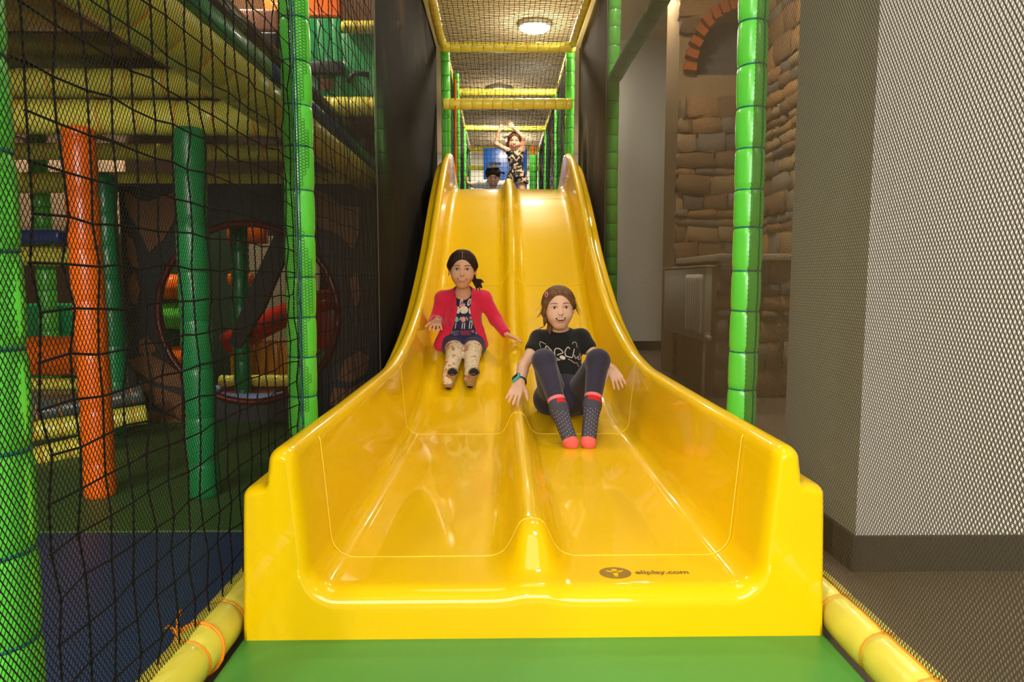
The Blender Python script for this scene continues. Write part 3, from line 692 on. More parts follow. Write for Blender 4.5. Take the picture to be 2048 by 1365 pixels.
# upper level seen right of the bright green post
yy = 5.6
uw = thing('foam_wall', 'green padded wall of the upper level with a dark shelf and a small hole', 'panel')
xa = at(610, 100, yy).x; zb_ = at(620, 36, yy).z; za = at(620, 200, yy).z; xm = at(683, 100, yy).x; xe = -.88
hx0, hx1 = at(636, 170, yy).x, at(666, 170, yy).x; hz0, hz1 = at(640, 180, yy).z, at(640, 152, yy).z
zm = at(690, 66, yy).z
for i_, (q0, q1, w0, w1) in enumerate(((-2.6, hx0, za, zb_), (hx0, hx1, za, hz0), (hx0, hx1, hz1, zb_), (hx1, xm, za, zb_), (xm, xe, za, zm))):
    MB().box((q0, yy, w0), (q1, yy+.08, w1)).build('panel', M_DGREEN if i_ != 4 else M_DGREEN, uw, True, .006)
MB().box((at(612, 140, yy).x, yy-.08, at(640, 152, yy).z), (at(690, 140, yy).x, yy-.01, at(640, 128, yy).z)).build('shelf', M_BLACK, uw, True, .008)
mbb = MB(); p0, p1, p2 = at(695, 165, yy-.06), at(712, 146, yy-.06), at(738, 150, yy-.06); mbb.tube([p0, p0.lerp(p1, .6)+Vector((0, 0, .015)), p1, p2], .02, 8); mbb.build('grab_handle', M_BLACK, uw)
pad('foam_block', (-1.95, yy, zb_+.01), (at(681, 10, yy).x, yy+.1, zb_+.35), M_ORANGE, 'orange foam block on the green upper wall, beside the bright green post', 'block')
padded('padded_beam', (at(684, 60, yy-.06).x, yy-.06, zm+.03), (-.86, yy-.06, zm+.03), .04, M_GOLD, M_TIEO, 'thin golden beam on top of the green upper wall', 'beam', seg=.14)
padded('padded_beam', (-2.6, yy-.1, za-.08), (-.9, yy-.1, za-.08), .075, M_LIME, M_TIEO, 'yellow beam at the foot of the green upper wall', 'beam', seg=.14)
# upper left corner shapes
pad('foam_block', (at(443, 40, 5.0).x, 5.0, at(443, 60, 5.0).z), (at(556, 40, 5.0).x, 5.2, at(443, 16, 5.0).z), mat('rose_vinyl', srgb(176, 120, 92), rough=.5), 'dusty pink foam block above the platform edge, top left', 'block')
pad('foam_block', (at(478, 90, 4.9).x, 4.9, 1.88), (at(556, 90, 4.9).x, 5.1, at(478, 62, 4.9).z), M_BLACK, 'black foam block under the dusty pink one', 'block')
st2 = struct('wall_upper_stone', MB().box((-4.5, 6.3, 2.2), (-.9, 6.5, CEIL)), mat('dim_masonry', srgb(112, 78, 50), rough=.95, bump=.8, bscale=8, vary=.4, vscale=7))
# ================================================================== people: bodies and clothes as smooth blended volumes
class Field:
    def __init__(s, lo, hi, h):
        s.lo = np.array(lo, float); s.h = h; s.n = np.ceil((np.array(hi)-s.lo)/h).astype(int)+1
        s.d = np.full(s.n, .08, np.float32)
    def sub(s, lo, hi):
        a = np.clip(np.floor((np.array(lo)-s.lo)/s.h).astype(int), 0, s.n); b = np.clip(np.ceil((np.array(hi)-s.lo)/s.h).astype(int)+1, 0, s.n)
        if np.any(b <= a): return None
        sl = tuple(slice(a[i], b[i]) for i in range(3))
        g = [(s.lo[i]+s.h*np.arange(a[i], b[i])).astype(np.float32) for i in range(3)]
        X, Y, Z = np.meshgrid(*g, indexing='ij', sparse=True); return sl, X, Y, Z
    def comb(s, sl, e, k, op='u'):
        d = s.d[sl]
        if op == 'u':
            if k > 0: hh = np.clip(.5+.5*(d-e)/k, 0, 1); s.d[sl] = d*(1-hh)+e*hh-k*hh*(1-hh)
            else: s.d[sl] = np.minimum(d, e)
        elif op == 's':
            e = -e
            if k > 0: hh = np.clip(.5-.5*(d-e)/k, 0, 1); s.d[sl] = d*(1-hh)+e*hh+k*hh*(1-hh)
            else: s.d[sl] = np.maximum(d, e)
    def cap(s, a, b, ra, rb=None, k=.012, op='u', flat=None):
        """tapered capsule; flat=(direction, factor) squeezes it"""
        a = np.array(a, float); b = np.array(b, float); rb = ra if rb is None else rb; R = max(ra, rb)*max(1, (flat[1] if flat else 1))+k+.02
        r = s.sub(np.minimum(a, b)-R, np.maximum(a, b)+R)
        if r is None: return s
        sl, X, Y, Z = r; ab = b-a; L2 = max(float(ab@ab), 1e-10)
        px, py, pz = X-a[0], Y-a[1], Z-a[2]; t = np.clip((px*ab[0]+py*ab[1]+pz*ab[2])/L2, 0, 1)
        qx, qy, qz = px-t*ab[0], py-t*ab[1], pz-t*ab[2]; q2 = qx*qx+qy*qy+qz*qz
        if flat:
            n = np.array(flat[0], float); n /= np.linalg.norm(n); qn = qx*n[0]+qy*n[1]+qz*n[2]; q2 = np.maximum(q2-qn*qn, 0)+(qn/flat[1])**2
        s.comb(sl, (np.sqrt(q2)-(ra+(rb-ra)*t)).astype(np.float32), k, op); return s
    def chain(s, pts, rs, k=.012, **kw):
        for i in range(len(pts)-1): s.cap(pts[i], pts[i+1], rs[i], rs[i+1], k, **kw)
        return s
    def ell(s, c, r, M=None, k=.012, op='u'):
        c = np.array(c, float); r = np.array(r, float); R = max(r)+k+.02; q = s.sub(c-R, c+R)
        if q is None: return s
        sl, X, Y, Z = q; x, y, z = X-c[0], Y-c[1], Z-c[2]
        if M is None: M = np.eye(3)
        u = (x*M[0, 0]+y*M[1, 0]+z*M[2, 0])/r[0]; v = (x*M[0, 1]+y*M[1, 1]+z*M[2, 1])/r[1]; w_ = (x*M[0, 2]+y*M[1, 2]+z*M[2, 2])/r[2]
        k0 = np.sqrt(u*u+v*v+w_*w_); k1 = np.sqrt((u/r[0])**2+(v/r[1])**2+(w_/r[2])**2)
        e = np.where(k1 > 1e-9, k0*(k0-1)/np.maximum(k1, 1e-9), -min(r)); s.comb(sl, e.astype(np.float32), k, op); return s
    def cut(s, p, n, k=0):
        """keep the side n points to"""
        n = np.array(n, float); n /= np.linalg.norm(n); r = s.sub(s.lo, s.lo+s.h*s.n); sl, X, Y, Z = r
        e = -((X-p[0])*n[0]+(Y-p[1])*n[1]+(Z-p[2])*n[2]); s.d[sl] = np.maximum(s.d[sl], e.astype(np.float32)); return s
    def minus(s, o, off): s.d = np.maximum(s.d, -(o.d+off)); return s
    def mesh(s, name):
        d = s.d.copy()
        for ax in range(3):
            sl = [slice(None)]*3; sl[ax] = 0; d[tuple(sl)] = .05; sl[ax] = -1; d[tuple(sl)] = .05
        ins = d < 0; n = d.shape
        cs = ins[:-1, :-1, :-1].astype(np.int8)
        acc = np.zeros(tuple(x-1 for x in n), np.int8)
        for i in (0, 1):
            for j in (0, 1):
                for k in (0, 1): acc += ins[i:n[0]-1+i, j:n[1]-1+j, k:n[2]-1+k]
        cell = (acc > 0) & (acc < 8); idx = np.argwhere(cell); num = np.full(cell.shape, -1, np.int32); num[cell] = np.arange(len(idx))
        P = np.zeros((len(idx), 3)); C = np.zeros(len(idx)); i0, j0, k0 = idx.T
        cor = [(i, j, k) for i in (0, 1) for j in (0, 1) for k in (0, 1)]
        for a in cor:
            for ax in range(3):
                if a[ax] == 1: continue
                b = list(a); b[ax] = 1
                da = d[i0+a[0], j0+a[1], k0+a[2]]; db = d[i0+b[0], j0+b[1], k0+b[2]]; m = (da < 0) != (db < 0)
                t = np.where(m, da/np.where(m, da-db, 1), 0); 
                for q in range(3):
                    P[:, q] += np.where(m, a[q]+(t if q == ax else 0), 0)
                C += m
        P = P/C[:, None]+idx; P = P*s.h+s.lo
        F = []
        for ax in range(3):
            o1, o2 = [(1, 2), (2, 0), (0, 1)][ax]
            sa = [slice(1, -1)]*3; sa[ax] = slice(0, -1); sb = [slice(1, -1)]*3; sb[ax] = slice(1, None)
            A = ins[tuple(sa)]; B = ins[tuple(sb)]; e = np.argwhere(A != B); st = A[tuple(e.T)]
            e = e + np.array([0 if q == ax else 1 for q in range(3)])
            def c(d1, d2):
                f = e.copy(); f[:, o1] -= d1; f[:, o2] -= d2; return num[f[:, 0], f[:, 1], f[:, 2]]
            q = np.stack([c(1, 1), c(0, 1), c(0, 0), c(1, 0)], 1); q[~st] = q[~st][:, ::-1]; F.append(q)
        F = np.concatenate(F); F = F[(F >= 0).all(1)]
        me = bpy.data.meshes.new(name); me.vertices.add(len(P)); me.vertices.foreach_set('co', P.astype(np.float32).ravel())
        me.loops.add(len(F)*4); me.loops.foreach_set('vertex_index', F.astype(np.int32).ravel()); me.polygons.add(len(F))
        me.polygons.foreach_set('loop_start', np.arange(len(F), dtype=np.int32)*4); me.polygons.foreach_set('loop_total', np.full(len(F), 4, np.int32)); me.update(calc_edges=True); me.validate()
        return me
def smooth(o, it=3, f=.5):
    m = o.modifiers.new('smooth', 'SMOOTH'); m.iterations = it; m.factor = f; return o
V3 = lambda *a: np.array(a, float)
def atn(u, v, Y): return np.array(at(u, v, Y))
SKIN1 = mat('skin_olive', srgb(226, 174, 142), rough=.5, spec=.35); SKIN2 = mat('skin_fair', srgb(236, 190, 162), rough=.5, spec=.35)
for m_ in (SKIN1, SKIN2):
    b_ = m_.node_tree.nodes['Principled BSDF']; b_.inputs['Subsurface Weight'].default_value = .12; b_.inputs['Subsurface Radius'].default_value = (.008, .003, .002); b_.inputs['Subsurface Scale'].default_value = 1
EYEW = mat('eye_white', srgb(226, 216, 208), rough=.2); IRIS = mat('iris_brown', srgb(48, 34, 24), rough=.15); LIP = mat('lip_red', srgb(208, 122, 108), rough=.4); TOOTH = mat('tooth', srgb(216, 206, 192), rough=.3); MOUTH = mat('mouth_dark', srgb(70, 24, 20), rough=.6)
def hairmat(name, c0, c1, sc=90):
    m = bpy.data.materials.new(name); m.use_nodes = True; nt = m.node_tree; b = nt.nodes['Principled BSDF']; b.inputs['Roughness'].default_value = .55; b.inputs['Specular IOR Level'].default_value = .3
    tc = nt.nodes.new('ShaderNodeTexCoord'); mp = nt.nodes.new('ShaderNodeMapping'); mp.inputs['Scale'].default_value = (3.2, 1.0, .35)
    n = nt.nodes.new('ShaderNodeTexNoise'); n.inputs['Scale'].default_value = sc; n.inputs['Detail'].default_value = 3
    r = nt.nodes.new('ShaderNodeValToRGB'); r.color_ramp.elements[0].color = (*c0, 1); r.color_ramp.elements[1].color = (*c1, 1); r.color_ramp.elements[0].position = .35; r.color_ramp.elements[1].position = .68
    L = nt.links.new; L(tc.outputs['Object'], mp.inputs[0]); L(mp.outputs[0], n.inputs['Vector']); L(n.outputs['Fac'], r.inputs[0]); L(r.outputs[0], b.inputs['Base Color'])
    bp = nt.nodes.new('ShaderNodeBump'); bp.inputs['Strength'].default_value = .9; bp.inputs['Distance'].default_value = .005; L(n.outputs['Fac'], bp.inputs['Height']); L(bp.outputs[0], b.inputs['Normal']); return m
HAIR1 = hairmat('hair_dark_brown', srgb(30, 18, 12), srgb(66, 42, 26)); HAIR2 = hairmat('hair_light_brown', srgb(84, 54, 32), srgb(138, 98, 62)); HAIR3 = hairmat('hair_black_brown', srgb(22, 14, 12), srgb(50, 30, 22)); HAIR4 = hairmat('hair_reddish', srgb(64, 34, 22), srgb(104, 60, 38))
def basis(fwd, up=(0, 0, 1), roll=0):
    f = np.array(fwd, float); f /= np.linalg.norm(f); u = np.array(up, float); x = np.cross(f, u); x /= np.linalg.norm(x); u = np.cross(x, f)
    c, s_ = math.cos(roll), math.sin(roll); x2 = x*c+u*s_; u2 = u*c-x*s_
    return np.stack([x2, f, u2], 1)      # columns: right(of the face, viewer's... ), forward, up
def head(F, c, B, H, k=1.0):
    """add head volumes to skin field F.  c: centre, B: basis, H: head height"""
    W = lambda x, y, z: c+B@(V3(x, y, z)*H)
    F.ell(W(0, -.10, .11), V3(.355, .42, .375)*H, B, .01)
    F.ell(W(0, .05, -.10), V3(.285, .31, .375)*H, B, .03)
    F.ell(W(0, .17, -.385), V3(.11, .10, .085)*H, B, .03)
    for s_ in (-1, 1):
        F.ell(W(s_*.155, .18, -.17), V3(.12, .12, .12)*H, B, .03)
        F.cap(W(s_*.22, -.02, -.24), W(s_*.06, .15, -.42), .060*H, .060*H, .02)
        F.ell(W(s_*.352, -.06, -.04), V3(.035, .075, .105)*H, B, .006)
        F.ell(W(s_*.345, -.04, -.12), V3(.03, .04, .05)*H, B, .006)
        F.ell(W(s_*.135, .385, .015), V3(.085, .075, .05)*H, B, .012, 's')
    F.cap(W(0, .30, .0), W(0, .385, -.13), .022*H, .040*H, .010)
    for s_ in (-1, 1): F.ell(W(s_*.042, .345, -.145), V3(.030, .035, .026)*H, B, .006)
    F.ell(W(0, .31, -.26), V3(.11, .05, .07)*H, B, .012)
    return W
def face(parent, W, B, H, smile=1, open_=0, irisc=IRIS, low=False, brow=HAIR1, teethw=1.0, look=(0, 0), body=None):
    """eyes, brows, mouth as their own small parts, laid on the skin surface"""
    bv = bvh_of(body); fw = Vector(B[:, 1])
    def on(x, z, off):
        h_ = bv.ray_cast(Vector(W(x, 1.0, z)), -fw, 1.0*H*1.2)
        p = h_[0] if h_[0] is not None else Vector(W(x, .3, z)); return p+fw*(off*H)
    def blob(name, c, r, m, M=B):
        bm = bmesh.new(); bmesh.ops.create_uvsphere(bm, u_segments=16 if not low else 8, v_segments=10 if not low else 6, radius=1); me = bpy.data.meshes.new(name); bm.to_mesh(me); bm.free()
        T = Matrix([[M[i][j]*r[j] for j in range(3)]+[c[i]] for i in range(3)]+[[0, 0, 0, 1]]); me.transform(T); return link(name, me, m, parent)
    for s_ in (-1, 1):
        ec = on(s_*.138, .010, -.012)
        e = blob('eye', ec, V3(.066, .030, .033)*H, EYEW)
        ii = blob('iris', ec+fw*(.020*H)+Vector(B@V3(look[0]*H, 0, (look[1]+.002)*H)), V3(.030, .014, .031)*H, irisc); ii.parent = e
        mb = MB(); pts = [on(s_*(.138-.072+.148*t), .014+.030*math.sin(math.pi*t), .008) for t in np.linspace(0, 1, 8)]
        mb.tube(pts, .007*H, 5, radii=[.003*H]+[.0065*H]*6+[.004*H]); mb.build('eyelash', brow, parent)
        mb = MB(); pts = [on(s_*(.05+.19*t), .088+.026*math.sin(math.pi*(t*.8+.15)), -.002) for t in np.linspace(0, 1, 8)]
        mb.tube(pts, .01*H, 5, radii=[.005*H, .010*H, .011*H, .011*H, .010*H, .009*H, .007*H, .003*H]); mb.build('eyebrow', brow, parent)
    wm = {1: .135, .8: .122}.get(smile, .10)
    if not low:
        for s_ in (-1, 1): blob('nostril', on(s_*.032, -.158, -.004), V3(.013, .012, .008)*H, MOUTH)
    zc = -.262
    arc = lambda t, dz, off: on(wm*t, zc+smile*.042*t*t+dz, off)
    T_ = np.linspace(-1, 1, 15); op = .012+open_; q_ = lambda t: math.sqrt(max(0, 1-t*t))
    def band(name, f0, f1, off, m, tt=T_):
        V = []; F = []
        for t in tt: V += [arc(t, f0(t), off), arc(t, (f0(t)+f1(t))/2, off+.003), arc(t, f1(t), off)]
        for i in range(len(tt)-1): F += [(3*i, 3*i+1, 3*i+4, 3*i+3), (3*i+1, 3*i+2, 3*i+5, 3*i+4)]
        return link(name, mesh(name, V, F), m, parent)
    band('mouth', lambda t: -op*q_(t), lambda t: op*q_(t), .006, MOUTH)
    if teethw: band('teeth', lambda t: op*.95*q_(t)-min(.036, 1.9*op)*q_(t), lambda t: op*.95*q_(t), .012, TOOTH, np.linspace(-.75*teethw, .75*teethw, 11))
    mb = MB(); mb.tube([arc(t, (op+.008)*q_(t)-(.004 if abs(t) < .1 else 0), .004) for t in T_], .012*H, 6, radii=[(.003+.006*q_(t))*H for t in T_]); mb.build('upper_lip', LIP, parent)
    mb = MB(); mb.tube([arc(t, -(op+.014)*q_(t), .004) for t in T_], .016*H, 6, radii=[(.005+.014*q_(t))*H for t in T_]); mb.build('lower_lip', LIP, parent)
def hand(F, wrist, fdir, pdir, L, thumb=1, spread=.16, curl=.25, k=.004):
    """wrist -> palm along fdir; pdir = palm normal (facing side); thumb side sign along x=fdir x pdir"""
    f = np.array(fdir, float); f /= np.linalg.norm(f); p = np.array(pdir, float); p -= f*(p@f); p /= np.linalg.norm(p); x = np.cross(f, p)*thumb
    w_ = np.array(wrist, float)
    pal = .48*L
    for q in (-1.3, -.45, .45, 1.3): F.cap(w_+f*.02*L+x*q*.07*L, w_+f*pal+x*q*.125*L, .088*L, .078*L, .008, flat=(p, .72))
    lens = [.40, .46, .43, .34]
    for i, (q, l) in enumerate(zip((1.35, .47, -.42, -1.25), lens)):
        d = f+x*q*spread; d /= np.linalg.norm(d); a = w_+f*pal*.96+x*q*.125*L; c1 = curl
        b = a+(d*math.cos(c1*.5)+p*math.sin(c1*.5))*l*L*.45; c2 = b+(d*math.cos(c1*1.3)+p*math.sin(c1*1.3))*l*L*.32; e = c2+(d*math.cos(c1*2)+p*math.sin(c1*2))*l*L*.23
        F.chain([a, b, c2, e], [.052*L, .047*L, .043*L, .036*L], k)
    a = w_+f*.10*L+x*.13*L+p*.03*L; d = f*.62+x*.75+p*.15; d /= np.linalg.norm(d); b = a+d*.24*L; d2 = f*.85+x*.45+p*.1; d2 /= np.linalg.norm(d2); c2 = b+d2*.17*L; e = c2+d2*.12*L
    F.chain([a, b, c2, e], [.085*L, .066*L, .055*L, .042*L], .007)
def project(pts, bvh, dirn, off=.0016):
    out = []
    for p in pts:
        o_ = Vector(p)-Vector(dirn)*.25; h_ = bvh.ray_cast(o_, Vector(dirn), .6)
        out.append(h_[0]-Vector(dirn)*off if h_[0] is not None else None)
    return out
def decal(name, polys, bvh, m, parent, Y0, off=.0016):
    """flat print: polygons in the plane Y=Y0 (X, Z) laid onto the cloth"""
    mbb = MB()
    for P in polys:
        q = project([(x, Y0, z) for x, z in P], bvh, (0, 1, 0), off)
        if any(a is None for a in q): continue
        mbb.add(q, [tuple(range(len(q)))])
    if mbb.v: return mbb.build(name, m, parent, smooth=False)
def blob2d(cx, cz, rx, rz_, a=0, n=14, rings=2):
    """ellipse as rings of small quads so that it follows the cloth"""
    out = []; ca, sa = math.cos(a), math.sin(a)
    pt = lambda r, t: (cx+ca*rx*r*math.cos(t)-sa*rz_*r*math.sin(t), cz+sa*rx*r*math.cos(t)+ca*rz_*r*math.sin(t))
    for i in range(rings):
        for k in range(n):
            t0, t1 = 2*math.pi*k/n, 2*math.pi*(k+1)/n; r0, r1 = i/rings, (i+1)/rings
            out.append([pt(r1, t0), pt(r1, t1), pt(r0, t1), pt(r0, t0)] if i else [pt(r1, t0), pt(r1, t1), pt(0, 0)])
    return out
def stroke(pts, wd, res=.003):
    P = [pts[0]]
    for a, b in zip(pts[:-1], pts[1:]):
        n = max(1, int(math.hypot(b[0]-a[0], b[1]-a[1])/res))
        for k in range(1, n+1): P.append((a[0]+(b[0]-a[0])*k/n, a[1]+(b[1]-a[1])*k/n))
    return ribbon2d(P, [wd]*len(P))
def curve_pts(ctrl, n=8):
    out = []; C_ = [ctrl[0]]+list(ctrl)+[ctrl[-1]]
    for i in range(1, len(C_)-2):
        p0, p1, p2, p3 = [np.array(C_[i+j], float) for j in (-1, 0, 1, 2)]
        for k in range(n):
            t = k/n; out.append(tuple(.5*((2*p1)+(-p0+p2)*t+(2*p0-5*p1+4*p2-p3)*t*t+(-p0+3*p1-3*p2+p3)*t**3)))
    out.append(tuple(ctrl[-1])); return out
def pxp(pts, Y): return [(at(u, v, Y).x, at(u, v, Y).z) for u, v in pts]
def bvh_of(o): 
    me = o.data; return BVHTree.FromPolygons([v.co for v in me.vertices], [p.vertices for p in me.polygons])
# ------------------------------------------------------------------ girl in the pink cardigan (left lane)
def girl_left():
    G = thing('person', 'girl with dark tied-back hair in a pink cardigan sliding down the left lane', 'person')
    n0 = lambda a: a/np.linalg.norm(a)
    hc = atn(925, 538, 4.28); H = .232; B = basis((.03, -1, -.10), roll=.02)
    neck = atn(926, 579, 4.36); chest = atn(927, 620, 4.40); belly = atn(927, 660, 4.40); pel = atn(926, 684, 4.40)
    shL = atn(886, 598, 4.40); shR = atn(967, 597, 4.40)
    elL = atn(872, 644, 4.42); wrL = atn(874, 641, 4.22); elR = atn(992, 640, 4.40); wrR = atn(1012, 668, 4.28)
    hpL = atn(908, 690, 4.36); hpR = atn(946, 690, 4.36); knL = atn(909, 710, 4.16); knR = atn(945, 710, 4.16); anL = atn(897, 760, 3.93); anR = atn(941, 758, 3.94)
    lo = V3(min(elL[0], wrL[0])-.10, 3.78, .28); hi = V3(wrR[0]+.14, 4.60, hc[2]+.20)
    F = Field(lo, hi, .0036)
    W = head(F, hc, B, H)
    F.cap(W(0, -.10, -.25), neck+V3(0, .01, -.01), .031, .036, .015); F.cap(neck+V3(0, 0, -.02), chest, .048, .088, .03, flat=((0, 1, 0), .75))
    F.cap(shL, shR, .036, .036, .03); F.cap(chest, belly, .092, .085, .03, flat=((0, 1, 0), .75)); F.cap(belly, pel, .085, .092, .03, flat=((0, 1, 0), .8))
    F.chain([shL, elL, wrL], [.034, .027, .020]); F.chain([shR, elR, wrR], [.034, .027, .020])
    F.chain([hpL, knL, anL], [.060, .043, .030]); F.chain([hpR, knR, anR], [.060, .043, .030])
    hand(F, wrL, (.02, -.92, -.30), (0, -.2, -1), .145, thumb=-1, spread=.22, curl=.35)
    hd = atn(1038, 679, 4.24)-wrR; hand(F, wrR, hd, (0, -.15, -1), .135, thumb=1, spread=.10, curl=.18)
    # feet raised, soles toward the camera
    toL = atn(905, 742, 3.88); heL = atn(897, 778, 3.90); toR = atn(948, 742, 3.88); heR = atn(940, 775, 3.90)
    body = smooth(link('body', F.mesh('body'), SKIN1, G), 3)
    face(G, W, B, H, body=body, smile=1, open_=-.001, brow=HAIR1, teethw=.8)
    # hair
    Fh = Field(hc-V3(.14, .16, .17), hc+V3(.16, .18, .19), .003)
    Fh.ell(W(0, -.115, .115), V3(.400, .445, .405)*H, B, .01)
    for s_ in (-1, 1): Fh.cap(W(s_*.10, .10, .40), W(s_*.33, .02, .08), .10*H, .07*H, .03)
    Fh.ell(W(0, .47, -.17), V3(.325, .42, .46)*H, B, .012, 's')
    Fh.ell(W(0, -.05, -.42), V3(.5, .6, .30)*H, B, .01, 's')
    Fh.cap(W(.0, .3, .52), W(0, -.2, .56), .010*H, .006*H, .008, 's')
    Fh.cap(W(-.2, -.3, -.15), W(-.33, -.2, -.33), .12*H, .07*H, .02)
    hr = smooth(link('hair', Fh.mesh('hair'), HAIR1, G), 2)
    mb = MB(); rr = random.Random(2); root = Vector(W(-.34, -.16, -.36))
    for k in range(46):
        d = Vector((rr.uniform(.3, 1.0), rr.uniform(-.5, .1), rr.uniform(-.75, .25))); p = root+Vector((rr.uniform(-.01, .01), 0, rr.uniform(-.012, .012)))
        L = rr.uniform(.035, .062); mb.tube([p, p+d*L*.4, p+d*L*.8+Vector((0, 0, -.004)), p+d*L+Vector((0, 0, -.012))], .005, 4, radii=[.006, .006, .004, .0008])
    mb.build('ponytail', HAIR1, G)
    mb = MB(); bh = bvh_of(hr); pp = []
    for z in np.linspace(.30, .47, 9):
        h_ = bh.ray_cast(Vector(W(0, 1.0, z)), -Vector(B[:, 1]), .5)
        if h_[0] is not None: pp.append(h_[0]+Vector(B[:, 1])*.0006)
    if len(pp) > 2: mb.tube(pp, .0014, 5); mb.build('parting', SKIN1, G)
    for s_ in (-1, 1):
        mb = MB(); c = Vector(W(s_*.368, -.02, -.165)); mb.tube([c+Vector((0, 0, .003)), c-Vector((0, 0, .006))], .0035, 8); mb.build('earring', mat('gold', srgb(190, 160, 110), rough=.3, metal=.8), G)
    # navy tunic
    NAVY = mat('tunic_navy', srgb(34, 36, 78), rough=.85, bump=.15, bscale=60, sheen=.2)
    T = Field(lo, hi, .0042)
    T.cap(neck+V3(0, .02, -.014), chest, .058, .098, .03, flat=((0, 1, 0), .78)); T.cap(shL, shR, .043, .043, .03); T.cap(chest, belly, .100, .100, .03, flat=((0, 1, 0), .8))
    T.cap(belly, pel+V3(0, 0, -.01), .102, .118, .03, flat=((0, 1, 0), .85)); T.cap(hpL+V3(-.02, .0, .0), knL*.30+hpL*.70, .072, .066, .02); T.cap(hpR+V3(.02, 0, 0), knR*.30+hpR*.70, .072, .066, .02)
    T.cap(hpL*.5+knL*.5*.0+hpL*.5, hpR, .07, .07, .02)
    nk = neck+V3(.0, -.055, -.006); T.ell(nk, V3(.076, .085, .042), None, .008, 's'); T.cut(neck+V3(0, 0, .022), (0, 0, -1))
    tun = smooth(link('tunic', T.mesh('tunic'), NAVY, G), 3)
    # cardigan: shell over tunic, open in front
    PINK = mat('cardigan_pink', srgb(226, 28, 72), rough=.85, bump=.25, bscale=90, sheen=.3)
    K = Field(lo, hi, .0042)
    K.cap(neck+V3(0, .022, -.018), chest+V3(0, .004, 0), .062, .110, .03, flat=((0, 1, 0), .80)); K.cap(shL, shR, .050, .050, .03)
    K.cap(chest, belly, .113, .118, .03, flat=((0, 1, 0), .84)); K.cap(belly, pel+V3(0, .0, -.01), .122, .135, .03, flat=((0, 1, 0), .86))
    K.cap(belly+V3(-.11, -.03, 0), pel+V3(-.145, -.06, -.015), .036, .040, .02); K.cap(belly+V3(.10, -.03, 0), pel+V3(.125, -.05, -.012), .036, .040, .02)
    K.cap(neck+V3(0, .01, -.03), shL, .05, .045, .02); K.cap(neck+V3(0, .01, -.03), shR, .05, .045, .02)
    K.chain([shL, elL, wrL*.88+elL*.12], [.050, .044, .036], .02); K.chain([shR, elR, wrR*.9+elR*.1], [.050, .042, .033], .02)
    # open front: remove a wedge around the centre line
    for z0, z1, w0, w1 in ((.92, .83, .064, .056), (.83, .755, .056, .050), (.755, .63, .046, .068), (.63, .507, .068, .108), (.507, .42, .108, .118)):
        yy_ = 4.29 if z1 > .75 else 4.24; a0 = V3(chest[0]+.006, yy_, z0); a1 = V3(chest[0]+.006, yy_, z1)
        K.cap(a0, a1, w0, w1, .004, 's', flat=((0, 1, 0), 2.2))
    K.ell(nk+V3(0, -.02, .012), V3(.082, .11, .055), None, .008, 's'); K.cut(neck+V3(0, 0, .022), (0, 0, -1))
    K.cut(wrL+V3(0, .035, 0), (0, 1, .1)) if False else None
    K.ell(wrL+V3(0, -.055, -.012), V3(.05, .072, .05), None, .004, 's'); K.cap(wrR+n0(hd)*.055, wrR+n0(hd)*.10, .052, .06, .003, 's')
    # hollow so that it is a garment: subtract tunic volume slightly inside
    K.cut(V3(0, 0, hpL[2]-.045), (0, 0, 1))
    K.minus(T, .001)
    car = smooth(link('cardigan', K.mesh('cardigan'), PINK, G), 2)
    for k in range(5):
        t = k/4; p = project([(chest[0]+.006-.060-.052*t, 4.2, .80-.36*t)], bvh_of(car), (0, 1, 0), .001)[0]
        if p is not None:
            mb = MB(); mb.tube([p, p+Vector((0, -.003, 0))], .005, 10); mb.build('button', mat('button_red', srgb(170, 20, 50), rough=.4), G)
    # leggings
    LEG = bpy.data.materials.new('floral_leggings'); LEG.use_nodes = True; nt = LEG.node_tree; b = nt.nodes['Principled BSDF']; b.inputs['Roughness'].default_value = .85
    tc = nt.nodes.new('ShaderNodeTexCoord'); n1 = nt.nodes.new('ShaderNodeTexNoise'); n1.inputs['Scale'].default_value = 22; n1.inputs['Detail'].default_value = 5; n1.inputs['Distortion'].default_value = 1.2
    r = nt.nodes.new('ShaderNodeValToRGB'); r.color_ramp.elements[0].position = .40; r.color_ramp.elements[0].color = (*srgb(188, 128, 104), 1); r.color_ramp.elements[1].position = .47; r.color_ramp.elements[1].color = (*srgb(228, 212, 182), 1)
    e_ = r.color_ramp.elements.new(.62); e_.color = (*srgb(222, 204, 170), 1); e_ = r.color_ramp.elements.new(.70); e_.color = (*srgb(150, 146, 110), 1)
    nt.links.new(tc.outputs['Object'], n1.inputs['Vector']); nt.links.new(n1.outputs['Fac'], r.inputs[0]); nt.links.new(r.outputs[0], b.inputs['Base Color'])
    Lg = Field(lo, hi, .004)
    Lg.chain([hpL, knL, anL], [.066, .050, .038], .02); Lg.chain([hpR, knR, anR], [.066, .050, .038], .02); Lg.cap(hpL, hpR, .068, .068, .03)
    smooth(link('leggings', Lg.mesh('leggings'), LEG, G), 3)
    # socks (one per foot), tan sole with dark toe and heel patches and small pink prints
    SOCK = mat('sock_tan', srgb(158, 130, 84), rough=.9); SDARK = mat('sock_dark', srgb(28, 30, 42), rough=.9); SP = mat('sock_pink', srgb(226, 140, 120), rough=.8)
